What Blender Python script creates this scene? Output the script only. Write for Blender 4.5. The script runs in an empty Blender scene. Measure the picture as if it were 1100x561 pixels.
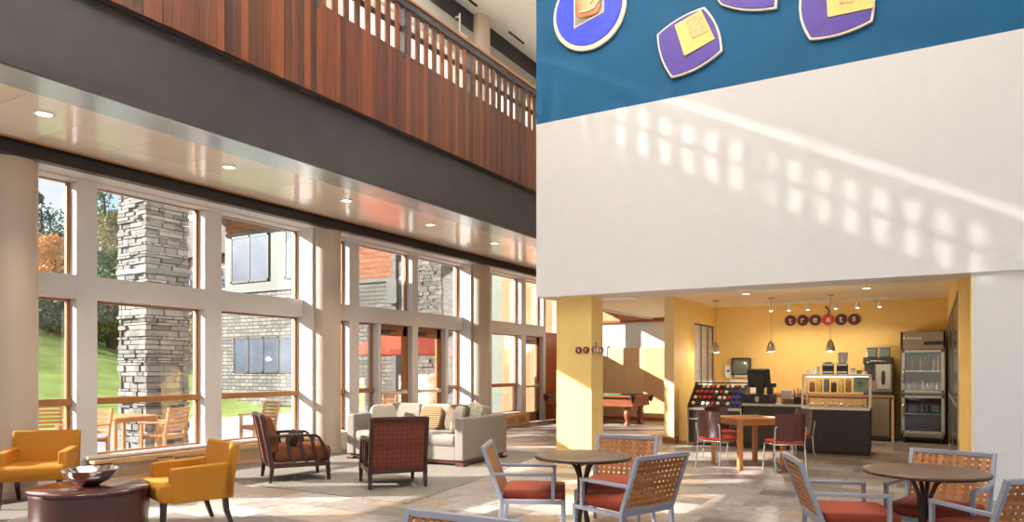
import bpy, bmesh, math, random
from mathutils import Vector, Matrix
R = math.radians
rnd = random.Random(7)
scene = bpy.context.scene
COL = scene.collection

# ------------------------------------------------------------------ helpers
def lin(c):
    def f(x):
        x /= 255.0
        return x / 12.92 if x <= .04045 else ((x + .055) / 1.055) ** 2.4
    return (f(c[0]), f(c[1]), f(c[2]), 1)

class MB:
    """collects faces of one mesh"""
    def __init__(s):
        s.v = []; s.f = []; s.mi = []; s.cur = 0; s.M = None
    def add(s, vs, fs):
        o = len(s.v)
        for p in vs:
            p = Vector(p)
            s.v.append(s.M @ p if s.M is not None else p)
        for f in fs:
            s.f.append([i + o for i in f]); s.mi.append(s.cur)
        return s
    def box(s, x0, x1, y0, y1, z0, z1):
        vs = [(x0,y0,z0),(x1,y0,z0),(x1,y1,z0),(x0,y1,z0),(x0,y0,z1),(x1,y0,z1),(x1,y1,z1),(x0,y1,z1)]
        return s.add(vs, [(0,3,2,1),(4,5,6,7),(0,1,5,4),(1,2,6,5),(2,3,7,6),(3,0,4,7)])
    def cbox(s, cx, cy, cz, sx, sy, sz, rot=None):
        if rot is None:
            return s.box(cx-sx/2,cx+sx/2,cy-sy/2,cy+sy/2,cz-sz/2,cz+sz/2)
        vs = [rot @ Vector((a*sx/2,b*sy/2,c*sz/2)) + Vector((cx,cy,cz)) for a,b,c in
              [(-1,-1,-1),(1,-1,-1),(1,1,-1),(-1,1,-1),(-1,-1,1),(1,-1,1),(1,1,1),(-1,1,1)]]
        return s.add(vs, [(0,3,2,1),(4,5,6,7),(0,1,5,4),(1,2,6,5),(2,3,7,6),(3,0,4,7)])
    def bar(s, p0, p1, w, h, up=(0,0,1), w1=None, h1=None):
        """beam from p0 to p1; w across, h along up; tapers to w1, h1"""
        p0 = Vector(p0); p1 = Vector(p1); d = (p1-p0).normalized(); up = Vector(up)
        if abs(d.dot(up)) > .98: up = Vector((0,1,0))
        sd = d.cross(up).normalized(); u = sd.cross(d).normalized()
        w1 = w if w1 is None else w1; h1 = h if h1 is None else h1
        vs = []
        for p, a, b in ((p0,w,h),(p1,w1,h1)):
            for i,j in ((-1,-1),(1,-1),(1,1),(-1,1)):
                vs.append(p + sd*(i*a/2) + u*(j*b/2))
        return s.add(vs, [(0,1,2,3),(7,6,5,4),(0,4,5,1),(1,5,6,2),(2,6,7,3),(3,7,4,0)])
    def strip(s, pts, w, h, side=(1,0,0)):
        """rectangular section swept along pts; w along side, h across"""
        side = Vector(side); pts = [Vector(p) for p in pts]; n = len(pts); vs = []; fs = []
        for i, p in enumerate(pts):
            d = (pts[min(i+1,n-1)] - pts[max(i-1,0)]).normalized()
            nrm = side.cross(d).normalized()
            ww = w[i] if isinstance(w,(list,tuple)) else w
            hh = h[i] if isinstance(h,(list,tuple)) else h
            for a,b in ((-1,-1),(1,-1),(1,1),(-1,1)):
                vs.append(p + side*(a*ww/2) + nrm*(b*hh/2))
        for i in range(n-1):
            for k in range(4):
                a = i*4+k; b = i*4+(k+1)%4
                fs.append((a,b,b+4,a+4))
        fs.append((3,2,1,0)); e=(n-1)*4; fs.append((e,e+1,e+2,e+3))
        return s.add(vs, fs)
    def tube(s, pts, r, n=8, cap=True):
        pts = [Vector(p) for p in pts]; m = len(pts); vs = []; fs = []
        ref = None
        for i, p in enumerate(pts):
            d = (pts[min(i+1,m-1)] - pts[max(i-1,0)]).normalized()
            if ref is None:
                ref = Vector((0,0,1)) if abs(d.z) < .9 else Vector((1,0,0))
            a = (ref - d*ref.dot(d)).normalized(); ref = a; b = d.cross(a)
            rr = r[i] if isinstance(r,(list,tuple)) else r
            for k in range(n):
                t = 2*math.pi*k/n
                vs.append(p + a*(rr*math.cos(t)) + b*(rr*math.sin(t)))
        for i in range(m-1):
            for k in range(n):
                fs.append((i*n+k, i*n+(k+1)%n, (i+1)*n+(k+1)%n, (i+1)*n+k))
        if cap:
            fs.append(tuple(range(n-1,-1,-1))); fs.append(tuple((m-1)*n+k for k in range(n)))
        return s.add(vs, fs)
    def lathe(s, prof, n=24, c=(0,0,0)):
        vs = []; fs = []; m = len(prof)
        for r, z in prof:
            for k in range(n):
                t = 2*math.pi*k/n
                vs.append((c[0]+r*math.cos(t), c[1]+r*math.sin(t), c[2]+z))
        for i in range(m-1):
            for k in range(n):
                fs.append((i*n+k, i*n+(k+1)%n, (i+1)*n+(k+1)%n, (i+1)*n+k))
        if prof[0][0] > 1e-5: fs.append(tuple(range(n-1,-1,-1)))
        if prof[-1][0] > 1e-5: fs.append(tuple((m-1)*n+k for k in range(n)))
        return s.add(vs, fs)
    def prism(s, poly, a0, a1, axis='z'):
        """poly 2d extruded; axis z: (x,y); axis y: (x,z); axis x: (y,z)"""
        n = len(poly)
        def P(p, a):
            return {'z':(p[0],p[1],a),'y':(p[0],a,p[1]),'x':(a,p[0],p[1])}[axis]
        vs = [P(p,a0) for p in poly] + [P(p,a1) for p in poly]
        fs = [tuple(range(n-1,-1,-1)), tuple(range(n,2*n))]
        for i in range(n): fs.append((i,(i+1)%n,n+(i+1)%n,n+i))
        return s.add(vs, fs)
    def soft(s, cx, cy, cz, sx, sy, sz, e1=.35, e2=.3, nu=28, nv=14, rot=None):
        """cushion-like superellipsoid"""
        def pw(v, e): return math.copysign(abs(v)**e, v)
        vs = []; fs = []
        for j in range(nv+1):
            ph = -math.pi/2 + math.pi*j/nv
            for i in range(nu):
                th = 2*math.pi*(i+.5)/nu
                p = Vector((sx/2*pw(math.cos(ph),e1)*pw(math.cos(th),e2), sy/2*pw(math.cos(ph),e1)*pw(math.sin(th),e2), sz/2*pw(math.sin(ph),e1)))
                if rot is not None: p = rot @ p
                vs.append(p + Vector((cx,cy,cz)))
        for j in range(nv):
            for i in range(nu):
                fs.append((j*nu+i, j*nu+(i+1)%nu, (j+1)*nu+(i+1)%nu, (j+1)*nu+i))
        return s.add(vs, fs)
    def quad(s, a, b, c, d):
        return s.add([a,b,c,d], [(0,1,2,3)])
    def build(s, name, mats, parent=None, bevel=0, smooth=None, seg=2):
        me = bpy.data.meshes.new(name)
        me.from_pydata([tuple(v) for v in s.v], [], s.f)
        if not isinstance(mats, (list, tuple)): mats = [mats]
        for m in mats: me.materials.append(m)
        if len(mats) > 1: me.polygons.foreach_set('material_index', s.mi)
        bm = bmesh.new(); bm.from_mesh(me)
        bmesh.ops.remove_doubles(bm, verts=bm.verts, dist=1e-6)
        bmesh.ops.recalc_face_normals(bm, faces=bm.faces); bm.to_mesh(me); bm.free()
        o = bpy.data.objects.new(name, me); COL.objects.link(o)
        if parent is not None: o.parent = parent
        if smooth:
            me.polygons.foreach_set('use_smooth', [True]*len(me.polygons))
            me.set_sharp_from_angle(angle=R(smooth if smooth is not True else 40))
        if bevel:
            md = o.modifiers.new('bevel','BEVEL'); md.width = bevel; md.segments = seg
            md.limit_method = 'ANGLE'; md.angle_limit = R(35)
        return o

def tag(o, label, cat, group=None):
    o['label'] = label; o['category'] = cat
    if group: o['group'] = group
    return o
def thing(name, label, cat, loc=(0,0,0), rz=0, group=None):
    o = bpy.data.objects.new(name, None); COL.objects.link(o)
    o.empty_display_size = .1
    o.location = loc; o.rotation_euler = (0,0,R(rz))
    return tag(o, label, cat, group)
def struct(o): o['kind'] = 'structure'; return o
def kids(o): return list(o.children)
def dup(root, loc, rz, label, group=None):
    r = root.copy(); COL.objects.link(r); r.location = loc; r.rotation_euler = (0,0,R(rz))
    r['label'] = label
    if group: r['group'] = group
    for ch in kids(root):
        c = ch.copy(); COL.objects.link(c); c.parent = r
        for g in kids(ch):
            d = g.copy(); COL.objects.link(d); d.parent = c
    return r

# ------------------------------------------------------------------ materials
def mat(name):
    m = bpy.data.materials.new(name); m.use_nodes = True
    nt = m.node_tree; b = nt.nodes['Principled BSDF']
    return m, nt, b
def N(nt, t, **k):
    n = nt.nodes.new(t)
    for a, v in k.items(): setattr(n, a, v)
    return n
def plain(name, rgb, rough=.5, metal=0, var=.06, scale=30, bump=0, spec=None, coat=0):
    m, nt, b = mat(name); c = lin(rgb)
    tc = N(nt,'ShaderNodeTexCoord'); no = N(nt,'ShaderNodeTexNoise'); no.inputs['Scale'].default_value = scale
    no.inputs['Detail'].default_value = 4
    nt.links.new(tc.outputs['Object'], no.inputs['Vector'])
    rp = N(nt,'ShaderNodeValToRGB')
    rp.color_ramp.elements[0].position = .3; rp.color_ramp.elements[1].position = .7
    rp.color_ramp.elements[0].color = [x*(1-var) for x in c[:3]]+[1]
    rp.color_ramp.elements[1].color = [min(1,x*(1+var)) for x in c[:3]]+[1]
    nt.links.new(no.outputs['Fac'], rp.inputs['Fac']); nt.links.new(rp.outputs['Color'], b.inputs['Base Color'])
    b.inputs['Roughness'].default_value = rough; b.inputs['Metallic'].default_value = metal
    if spec is not None: b.inputs['Specular IOR Level'].default_value = spec
    if coat: b.inputs['Coat Weight'].default_value = coat; b.inputs['Coat Roughness'].default_value = .08
    if bump:
        bp = N(nt,'ShaderNodeBump'); bp.inputs['Strength'].default_value = bump; bp.inputs['Distance'].default_value = .01
        nt.links.new(no.outputs['Fac'], bp.inputs['Height']); nt.links.new(bp.outputs['Normal'], b.inputs['Normal'])
    return m
def wood(name, cols, rough=.4, stretch=(1,1,.06), scale=18, island=True, coat=0, grain=.25):
    """grain along the axis with the small stretch; per-board colour from a ramp of cols"""
    m, nt, b = mat(name)
    tc = N(nt,'ShaderNodeTexCoord'); mp = N(nt,'ShaderNodeMapping'); mp.inputs['Scale'].default_value = stretch
    nt.links.new(tc.outputs['Object'], mp.inputs['Vector'])
    no = N(nt,'ShaderNodeTexNoise'); no.noise_dimensions = '4D'
    no.inputs['Scale'].default_value = scale; no.inputs['Detail'].default_value = 5; no.inputs['Distortion'].default_value = .6
    nt.links.new(mp.outputs['Vector'], no.inputs['Vector'])
    rp = N(nt,'ShaderNodeValToRGB'); cr = rp.color_ramp
    while len(cr.elements) < len(cols): cr.elements.new(.5)
    for i, c in enumerate(cols):
        cr.elements[i].position = i/max(1,len(cols)-1); cr.elements[i].color = lin(c)
    ge = N(nt,'ShaderNodeNewGeometry')
    ad = N(nt,'ShaderNodeMath', operation='MULTIPLY_ADD'); ad.inputs[1].default_value = grain*2; 
    if island:
        sc = N(nt,'ShaderNodeMath', operation='MULTIPLY'); sc.inputs[1].default_value = 20
        nt.links.new(ge.outputs['Random Per Island'], sc.inputs[0]); nt.links.new(sc.outputs[0], no.inputs['W'])
        sub = N(nt,'ShaderNodeMath', operation='SUBTRACT'); sub.inputs[1].default_value = grain
        nt.links.new(ge.outputs['Random Per Island'], sub.inputs[0]); nt.links.new(sub.outputs[0], ad.inputs[2])
    else:
        ad.inputs[1].default_value = 1.6; ad.inputs[2].default_value = -.3
    nt.links.new(no.outputs['Fac'], ad.inputs[0])
    nt.links.new(ad.outputs[0], rp.inputs['Fac']); nt.links.new(rp.outputs['Color'], b.inputs['Base Color'])
    b.inputs['Roughness'].default_value = rough
    if coat: b.inputs['Coat Weight'].default_value = coat; b.inputs['Coat Roughness'].default_value = .1
    bp = N(nt,'ShaderNodeBump'); bp.inputs['Strength'].default_value = .06; bp.inputs['Distance'].default_value = .004
    nt.links.new(no.outputs['Fac'], bp.inputs['Height']); nt.links.new(bp.outputs['Normal'], b.inputs['Normal'])
    return m
def island(name, cols, rough=.7, bump=.3, scale=25, mixn=.25, spec=.3):
    """each mesh island (tile, stone, leaf) takes its own colour"""
    m, nt, b = mat(name)
    ge = N(nt,'ShaderNodeNewGeometry'); tc = N(nt,'ShaderNodeTexCoord')
    no = N(nt,'ShaderNodeTexNoise'); no.inputs['Scale'].default_value = scale; no.inputs['Detail'].default_value = 6
    nt.links.new(tc.outputs['Object'], no.inputs['Vector'])
    ad = N(nt,'ShaderNodeMath', operation='MULTIPLY_ADD'); ad.inputs[1].default_value = mixn*2
    sub = N(nt,'ShaderNodeMath', operation='SUBTRACT'); sub.inputs[1].default_value = mixn
    nt.links.new(ge.outputs['Random Per Island'], sub.inputs[0]); nt.links.new(sub.outputs[0], ad.inputs[2])
    nt.links.new(no.outputs['Fac'], ad.inputs[0])
    rp = N(nt,'ShaderNodeValToRGB'); cr = rp.color_ramp
    while len(cr.elements) < len(cols): cr.elements.new(.5)
    for i, c in enumerate(cols):
        cr.elements[i].position = i/(len(cols)-1); cr.elements[i].color = lin(c)
    nt.links.new(ad.outputs[0], rp.inputs['Fac']); nt.links.new(rp.outputs['Color'], b.inputs['Base Color'])
    b.inputs['Roughness'].default_value = rough; b.inputs['Specular IOR Level'].default_value = spec
    if bump:
        bp = N(nt,'ShaderNodeBump'); bp.inputs['Strength'].default_value = bump; bp.inputs['Distance'].default_value = .01
        nt.links.new(no.outputs['Fac'], bp.inputs['Height']); nt.links.new(bp.outputs['Normal'], b.inputs['Normal'])
    return m
def bricky(name, c1, c2, mortar, bw, bh, msize, rough=.85, bump=.6, axes='xz', offset=.5, squash=1):
    m, nt, b = mat(name)
    tc = N(nt,'ShaderNodeTexCoord'); sp = N(nt,'ShaderNodeSeparateXYZ'); cb = N(nt,'ShaderNodeCombineXYZ')
    nt.links.new(tc.outputs['Object'], sp.inputs[0])
    nt.links.new(sp.outputs[axes[0].upper()], cb.inputs[0]); nt.links.new(sp.outputs[axes[1].upper()], cb.inputs[1])
    br = N(nt,'ShaderNodeTexBrick'); br.offset = offset; br.squash = squash
    br.inputs['Color1'].default_value = lin(c1); br.inputs['Color2'].default_value = lin(c2); br.inputs['Mortar'].default_value = lin(mortar)
    br.inputs['Scale'].default_value = 1; br.inputs['Mortar Size'].default_value = msize
    br.inputs['Brick Width'].default_value = bw; br.inputs['Row Height'].default_value = bh
    nt.links.new(cb.outputs[0], br.inputs['Vector']); nt.links.new(br.outputs['Color'], b.inputs['Base Color'])
    bp = N(nt,'ShaderNodeBump'); bp.inputs['Strength'].default_value = bump; bp.inputs['Distance'].default_value = .03; bp.invert = True
    nt.links.new(br.outputs['Fac'], bp.inputs['Height']); nt.links.new(bp.outputs['Normal'], b.inputs['Normal'])
    b.inputs['Roughness'].default_value = rough
    return m
def glass(name, refl=.06, tint=(1,1,1)):
    m = bpy.data.materials.new(name); m.use_nodes = True; nt = m.node_tree
    nt.nodes.remove(nt.nodes['Principled BSDF'])
    out = nt.nodes['Material Output']
    tr = N(nt,'ShaderNodeBsdfTransparent'); tr.inputs['Color'].default_value = (*tint,1)
    gl = N(nt,'ShaderNodeBsdfGlossy'); gl.inputs['Roughness'].default_value = .02
    fr = N(nt,'ShaderNodeFresnel'); fr.inputs['IOR'].default_value = 1.35 if refl > .03 else 1.05
    mu = N(nt,'ShaderNodeMath', operation='ADD'); mu.inputs[1].default_value = refl-.02
    cl = N(nt,'ShaderNodeMath', operation='MINIMUM'); cl.inputs[1].default_value = .5
    no = N(nt,'ShaderNodeTexNoise'); no.inputs['Scale'].default_value = .8
    mu2 = N(nt,'ShaderNodeMath', operation='MULTIPLY_ADD'); mu2.inputs[1].default_value = .01
    nt.links.new(no.outputs['Fac'], mu2.inputs[0]); nt.links.new(fr.outputs[0], mu2.inputs[2])
    nt.links.new(mu2.outputs[0], mu.inputs[0]); nt.links.new(mu.outputs[0], cl.inputs[0])
    mx = N(nt,'ShaderNodeMixShader'); nt.links.new(cl.outputs[0], mx.inputs[0])
    nt.links.new(tr.outputs[0], mx.inputs[1]); nt.links.new(gl.outputs[0], mx.inputs[2]); nt.links.new(mx.outputs[0], out.inputs['Surface'])
    return m
def emis(name, rgb, s):
    m, nt, b = mat(name)
    b.inputs['Base Color'].default_value = lin(rgb); b.inputs['Emission Color'].default_value = lin(rgb)
    b.inputs['Emission Strength'].default_value = s
    return m
def pattern(name, c1, c2, scale, kind='lattice', rough=.9, mixf=.5):
    m, nt, b = mat(name)
    tc = N(nt,'ShaderNodeTexCoord'); mp = N(nt,'ShaderNodeMapping'); mp.inputs['Scale'].default_value = (scale,)*3
    nt.links.new(tc.outputs['Object'], mp.inputs['Vector'])
    if kind == 'lattice':
        t = N(nt,'ShaderNodeTexVoronoi'); t.inputs['Randomness'].default_value = .12; t.inputs['Scale'].default_value = 1; src = t.outputs['Distance']
    elif kind == 'stripe':
        t = N(nt,'ShaderNodeTexWave', bands_direction='Z'); t.inputs['Scale'].default_value = 1; t.inputs['Distortion'].default_value = .4; src = t.outputs['Fac']
    else:
        t = N(nt,'ShaderNodeTexVoronoi'); t.inputs['Scale'].default_value = 1; src = t.outputs['Distance']
    nt.links.new(mp.outputs[0], t.inputs['Vector'])
    rp = N(nt,'ShaderNodeValToRGB'); rp.color_ramp.elements[0].position = mixf-.12; rp.color_ramp.elements[1].position = mixf+.12
    rp.color_ramp.elements[0].color = lin(c1); rp.color_ramp.elements[1].color = lin(c2)
    nt.links.new(src, rp.inputs['Fac']); nt.links.new(rp.outputs['Color'], b.inputs['Base Color'])
    b.inputs['Roughness'].default_value = rough; b.inputs['Specular IOR Level'].default_value = .2
    no = N(nt,'ShaderNodeTexNoise'); no.inputs['Scale'].default_value = 300; nt.links.new(tc.outputs['Object'], no.inputs['Vector'])
    bp = N(nt,'ShaderNodeBump'); bp.inputs['Strength'].default_value = .15; bp.inputs['Distance'].default_value = .003
    nt.links.new(no.outputs['Fac'], bp.inputs['Height']); nt.links.new(bp.outputs['Normal'], b.inputs['Normal'])
    return m

M = {}
M['white_wall'] = plain('white_wall', (228,225,226), .75, var=.015, scale=6)
M['white_trim'] = plain('white_trim', (212,207,204), .5, var=.02, scale=5)
M['column'] = plain('column_paint', (184,168,152), .45, var=.02, scale=5)
M['yellow'] = plain('yellow_paint', (234,199,122), .6, var=.03, scale=4)
M['cream'] = plain('cream_paint', (246,224,170), .6, var=.02, scale=4)
M['kiosk_ceiling'] = plain('kiosk_ceiling_paint', (248,236,212), .7, var=.02, scale=4)
M['blue'] = plain('blue_paint', (20,76,112), .7, spec=.2, var=.12, scale=1.2)
M['ceiling'] = plain('ceiling_white', (240,240,234), .8, var=.01, scale=5)
M['band'] = plain('band_steel', (50,44,43), .45, .2, var=.1)
M['steel_dark'] = plain('dark_steel', (66,60,57), .42, .2, var=.12, scale=2.5)
M['black'] = plain('black_paint', (22,21,22), .5, var=.1)
M['flange'] = plain('brushed_flange', (190,202,208), .24, .6, var=.1, scale=60)
M['grey_beam'] = plain('grey_beam', (150,146,138), .5, var=.03, scale=4)
M['cherry'] = wood('cherry_boards', [(58,32,22),(94,50,28),(126,70,36),(72,42,28),(110,60,32)], .38, (1,1,.05), 22)
M['rail_wood'] = wood('rail_wood', [(150,104,70),(176,128,90)], .4, (1,.05,1), 20, island=False)
M['soffit'] = wood('maple_panel', [(234,218,198),(239,225,207),(243,231,215)], .22, (1,.12,1), 9, coat=.5, grain=.3)
M['soffit_strip'] = wood('warm_strip', [(178,124,78),(196,142,94)], .35, (.1,1,1), 14)
M['oak'] = wood('fir_frame', [(150,98,52),(174,118,68)], .42, (1,1,.08), 20, island=False)
M['cover_wood'] = wood('cover_wood', [(196,150,104),(214,170,124)], .45, (1,.08,1), 14, island=False)
M['maple_wall'] = wood('maple_wall', [(204,160,112),(216,174,126),(226,186,140)], .45, (1,1,.05), 9)
M['cherry_wall'] = wood('cherry_wall', [(150,74,30),(172,90,40)], .4, (1,1,.06), 12)
M['siding'] = wood('cedar_siding', [(184,128,86),(194,140,98),(202,150,108)], .6, (1,1,.05), 9)
M['teak'] = wood('teak', [(170,118,70),(188,138,88),(178,126,78)], .6, (1,1,.4), 20)
M['mahogany'] = wood('mahogany', [(44,16,15),(70,25,21)], .34, (1,1,.08), 16, island=False, coat=.08)
M['mahogany_top'] = wood('mahogany_top', [(50,18,17),(72,27,23)], .16, (1,.1,1), 16, island=False, coat=.6)
M['dark_wood'] = wood('espresso_wood', [(46,22,22),(66,34,30)], .35, (1,1,.2), 24, island=False)
M['table_wood'] = wood('beech_top', [(190,122,66),(208,140,80)], .38, (.1,1,1), 16, island=False)
M['ply'] = wood('dark_ply', [(72,34,32),(98,50,44)], .3, (1,1,.1), 20, island=False, coat=.3)
M['pool_wood'] = wood('pool_wood', [(110,58,36),(150,86,56)], .35, (.1,1,1), 20, island=False)
M['tiles'] = island('slate_tiles', [(92,84,80),(140,130,122),(170,163,158),(122,112,104),(182,176,172),(148,122,98),(160,152,148)], .38, .25, 9, .2, .5)
M['grout'] = plain('grout', (150,140,132), .9)
M['carpet'] = plain('grey_carpet', (122,116,109), .95, var=.3, scale=70, bump=.5, spec=.1)
M['mustard'] = plain('mustard_velvet', (172,114,34), .75, var=.08, scale=60, bump=.05, spec=.25)
M['rust'] = pattern('rust_lattice', (112,60,45), (97,51,39), 17, 'lattice', .85, .45)
M['rust_seat'] = plain('rust_seat', (116,68,42), .8, var=.12, scale=80, spec=.2)
M['sofa'] = plain('sofa_linen', (138,129,120), .9, var=.08, scale=140, bump=.15, spec=.15)
M['pil_cream'] = plain('cream_pillow', (184,176,158), .9, var=.06, scale=120)
M['pil_stripe'] = pattern('striped_pillow', (96,70,48), (150,124,92), 9, 'stripe')
M['pil_dark'] = pattern('patterned_pillow', (58,50,50), (112,96,78), 44, 'spots', mixf=.4)
M['pil_light'] = pattern('light_patterned_pillow', (150,140,116), (196,188,168), 30, 'spots', mixf=.35)
M['pil_black'] = plain('charcoal_pillow', (50,40,42), .85, var=.15, scale=90)
M['alu'] = plain('powder_aluminium', (152,157,172), .42, .35, var=.03, scale=8)
M['wicker'] = wood('wicker', [(150,92,40),(176,114,58),(134,80,36)], .5, (1,1,1), 40)
M['terracotta'] = plain('terracotta_cushion', (138,56,36), .7, var=.08, scale=60, spec=.3)
M['bronze'] = plain('bronze_metal', (74,56,46), .4, .5, var=.1, scale=20)
def dimple(name, rgb):
    m, nt, b = mat(name)
    tc = N(nt,'ShaderNodeTexCoord'); t = N(nt,'ShaderNodeTexVoronoi'); t.inputs['Scale'].default_value = 21; t.inputs['Randomness'].default_value = 0
    nt.links.new(tc.outputs['Object'], t.inputs['Vector'])
    rp = N(nt,'ShaderNodeValToRGB'); c = lin(rgb)
    rp.color_ramp.elements[0].position = .2; rp.color_ramp.elements[1].position = .55
    rp.color_ramp.elements[0].color = [x*.3 for x in c[:3]]+[1]; rp.color_ramp.elements[1].color = c
    nt.links.new(t.outputs['Distance'], rp.inputs['Fac']); nt.links.new(rp.outputs['Color'], b.inputs['Base Color'])
    bp = N(nt,'ShaderNodeBump'); bp.inputs['Strength'].default_value = .5; bp.inputs['Distance'].default_value = .004
    nt.links.new(t.outputs['Distance'], bp.inputs['Height']); nt.links.new(bp.outputs['Normal'], b.inputs['Normal'])
    b.inputs['Roughness'].default_value = .42; b.inputs['Metallic'].default_value = .3
    return m
M['table_top'] = dimple('dimpled_bronze_top', (104,82,64))
M['chrome'] = plain('chrome', (214,212,208), .16, 1, var=.02)
M['silver'] = plain('polished_silver', (214,206,200), .08, 1, var=.02)
M['nickel'] = plain('brushed_nickel', (188,178,164), .3, .9, var=.05, scale=40)
M['stainless'] = plain('stainless', (150,134,110), .36, .85, var=.05, scale=30)
M['red_seat'] = plain('red_seat', (206,62,36), .6, var=.06, scale=60)
M['glass'] = glass('window_glass', .05)
M['clear'] = glass('case_glass', .06, (.97,.98,.97))
M['clear_matte'] = glass('low_reflection_glass', .02)
M['case_black'] = plain('case_black', (56,46,36), .5, var=.1, scale=8)
M['plastic_black'] = plain('black_plastic', (44,38,36), .4, var=.1)
M['plastic_white'] = plain('white_plastic', (236,236,234), .4, var=.02)
M['smoke'] = plain('smoke_plastic', (96,104,100), .18, var=.05, coat=.5)
M['navy'] = plain('navy_mark', (30,40,96), .5)
M['paper'] = plain('paper', (238,234,226), .8, var=.02)
M['paper_blue'] = plain('blue_paper', (176,206,236), .7)
M['mint'] = plain('mint_card', (176,214,180), .7, var=.05)
M['felt'] = plain('green_felt', (24,132,98), .95, var=.06, scale=120)
M['leather'] = plain('brown_leather', (70,36,26), .6)
M['enamel_purple'] = plain('purple_enamel', (58,20,130), .5, var=.18, scale=9)
M['enamel_blue'] = plain('cobalt_enamel', (20,48,200), .5, var=.25, scale=12)
M['gold'] = plain('gold_leaf', (236,192,112), .4, .25, var=.12, scale=12)
M['gold_rough'] = plain('gold_crackle', (226,176,120), .5, .25, var=.35, scale=42, bump=.6)
M['copper'] = plain('copper_swirl', (226,150,104), .3, .4, var=.3, scale=5)
M['pale_gilt'] = plain('pale_gilt', (240,226,206), .4, .2, var=.08)
M['slate_metal'] = plain('slate_metal', (112,104,100), .4, .4, var=.15)
M['sign_dark'] = plain('maroon_disc', (92,30,30), .4, var=.08)
M['sign_red'] = plain('cherry_disc', (206,40,38), .35, var=.08)
M['sign_letter'] = plain('cream_letter', (240,220,206), .5)
M['stem'] = plain('dark_green_stem', (56,66,32), .5)
M['stone'] = island('ledgestone', [(92,91,87),(122,120,115),(144,141,134),(108,108,107),(132,129,124)], .85, .5, 14, .2, .2)
M['stone_core'] = plain('mortar', (96,90,84), .9)
M['facade_stone'] = bricky('facade_stone', (132,130,124), (94,93,90), (56,54,52), .42, .16, .016, bump=.9, squash=.7)
M['shingle'] = bricky('cedar_shingle', (176,112,76), (152,92,62), (96,58,40), .3, .2, .012, bump=.5)
M['roof'] = bricky('roof_shingle', (112,104,104), (92,86,88), (70,66,66), .4, .2, .01, bump=.3)
M['ext_trim'] = plain('exterior_trim', (88,92,88), .6, var=.03)
M['ext_green'] = plain('sage_trim', (132,146,134), .6, var=.04)
M['sky_tint_pane'] = plain('painted_reflection_pane', (70,82,102), .45, 0, var=.4, scale=1.0, spec=.2)  # blue-grey mottling in the base colour stands in for reflected sky
M['liner'] = plain('fridge_liner', (104,84,66), .5, var=.05)
M['door_pane'] = plain('door_pane', (62,68,72), .12, 0, var=.1, scale=2)
M['bounce_pale'] = plain('pale_bounce_ground', (206,196,184), .9, var=.06, scale=3)  # light tone chosen to bounce sunlight indoors
M['grass'] = plain('lawn', (122,142,74), .95, var=.3, scale=.7, bump=.3, spec=.1)
M['patio'] = island('patio_pavers', [(138,140,150),(152,154,162),(164,164,168)], .85, .2, 8, .2, .2)
M['umbrella'] = plain('coral_canvas', (200,76,54), .85, var=.06)
M['bark'] = plain('bark', (86,66,52), .9, var=.25, scale=14, bump=.5)
M['leaf_green'] = island('green_leaves', [(78,100,60),(108,132,78),(136,156,98)], .7, 0, 5, .1, .2)
M['leaf_dark'] = island('dark_leaves', [(62,80,60),(84,104,74),(108,126,90)], .7, 0, 5, .1, .2)
M['leaf_autumn'] = island('autumn_leaves', [(206,140,76),(222,168,100),(232,192,134),(190,146,92)], .7, 0, 5, .1, .2)
M['leaf_grey'] = island('pale_leaves', [(150,146,112),(178,168,128),(132,134,104)], .7, 0, 5, .1, .2)
def shade_cloth(name, rgb, openf):
    m = bpy.data.materials.new(name); m.use_nodes = True; nt = m.node_tree; nt.nodes.remove(nt.nodes['Principled BSDF'])
    tr = N(nt,'ShaderNodeBsdfTransparent'); tl = N(nt,'ShaderNodeBsdfTranslucent'); df = N(nt,'ShaderNodeBsdfDiffuse')
    tl.inputs['Color'].default_value = lin(rgb); df.inputs['Color'].default_value = lin(rgb)
    a = N(nt,'ShaderNodeMixShader'); a.inputs[0].default_value = .55; nt.links.new(df.outputs[0],a.inputs[1]); nt.links.new(tl.outputs[0],a.inputs[2])
    no = N(nt,'ShaderNodeTexNoise'); no.inputs['Scale'].default_value = 60; ml = N(nt,'ShaderNodeMath', operation='MULTIPLY'); ml.inputs[1].default_value = openf*2; nt.links.new(no.outputs['Fac'],ml.inputs[0])
    x = N(nt,'ShaderNodeMixShader'); nt.links.new(ml.outputs[0],x.inputs[0]); nt.links.new(a.outputs[0],x.inputs[1]); nt.links.new(tr.outputs[0],x.inputs[2])
    nt.links.new(x.outputs[0], nt.nodes['Material Output'].inputs['Surface']); return m
M['shade'] = shade_cloth('solar_shade', (244,236,226), .36)
M['blind'] = shade_cloth('white_blind', (244,244,242), .02)
M['lamp_glow'] = emis('lamp_glow', (255,236,204), 7)
M['vent'] = plain('vent_metal', (176,160,138), .45, .4)
M['bread'] = plain('amber_jar', (150,96,50), .6, var=.2)

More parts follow.
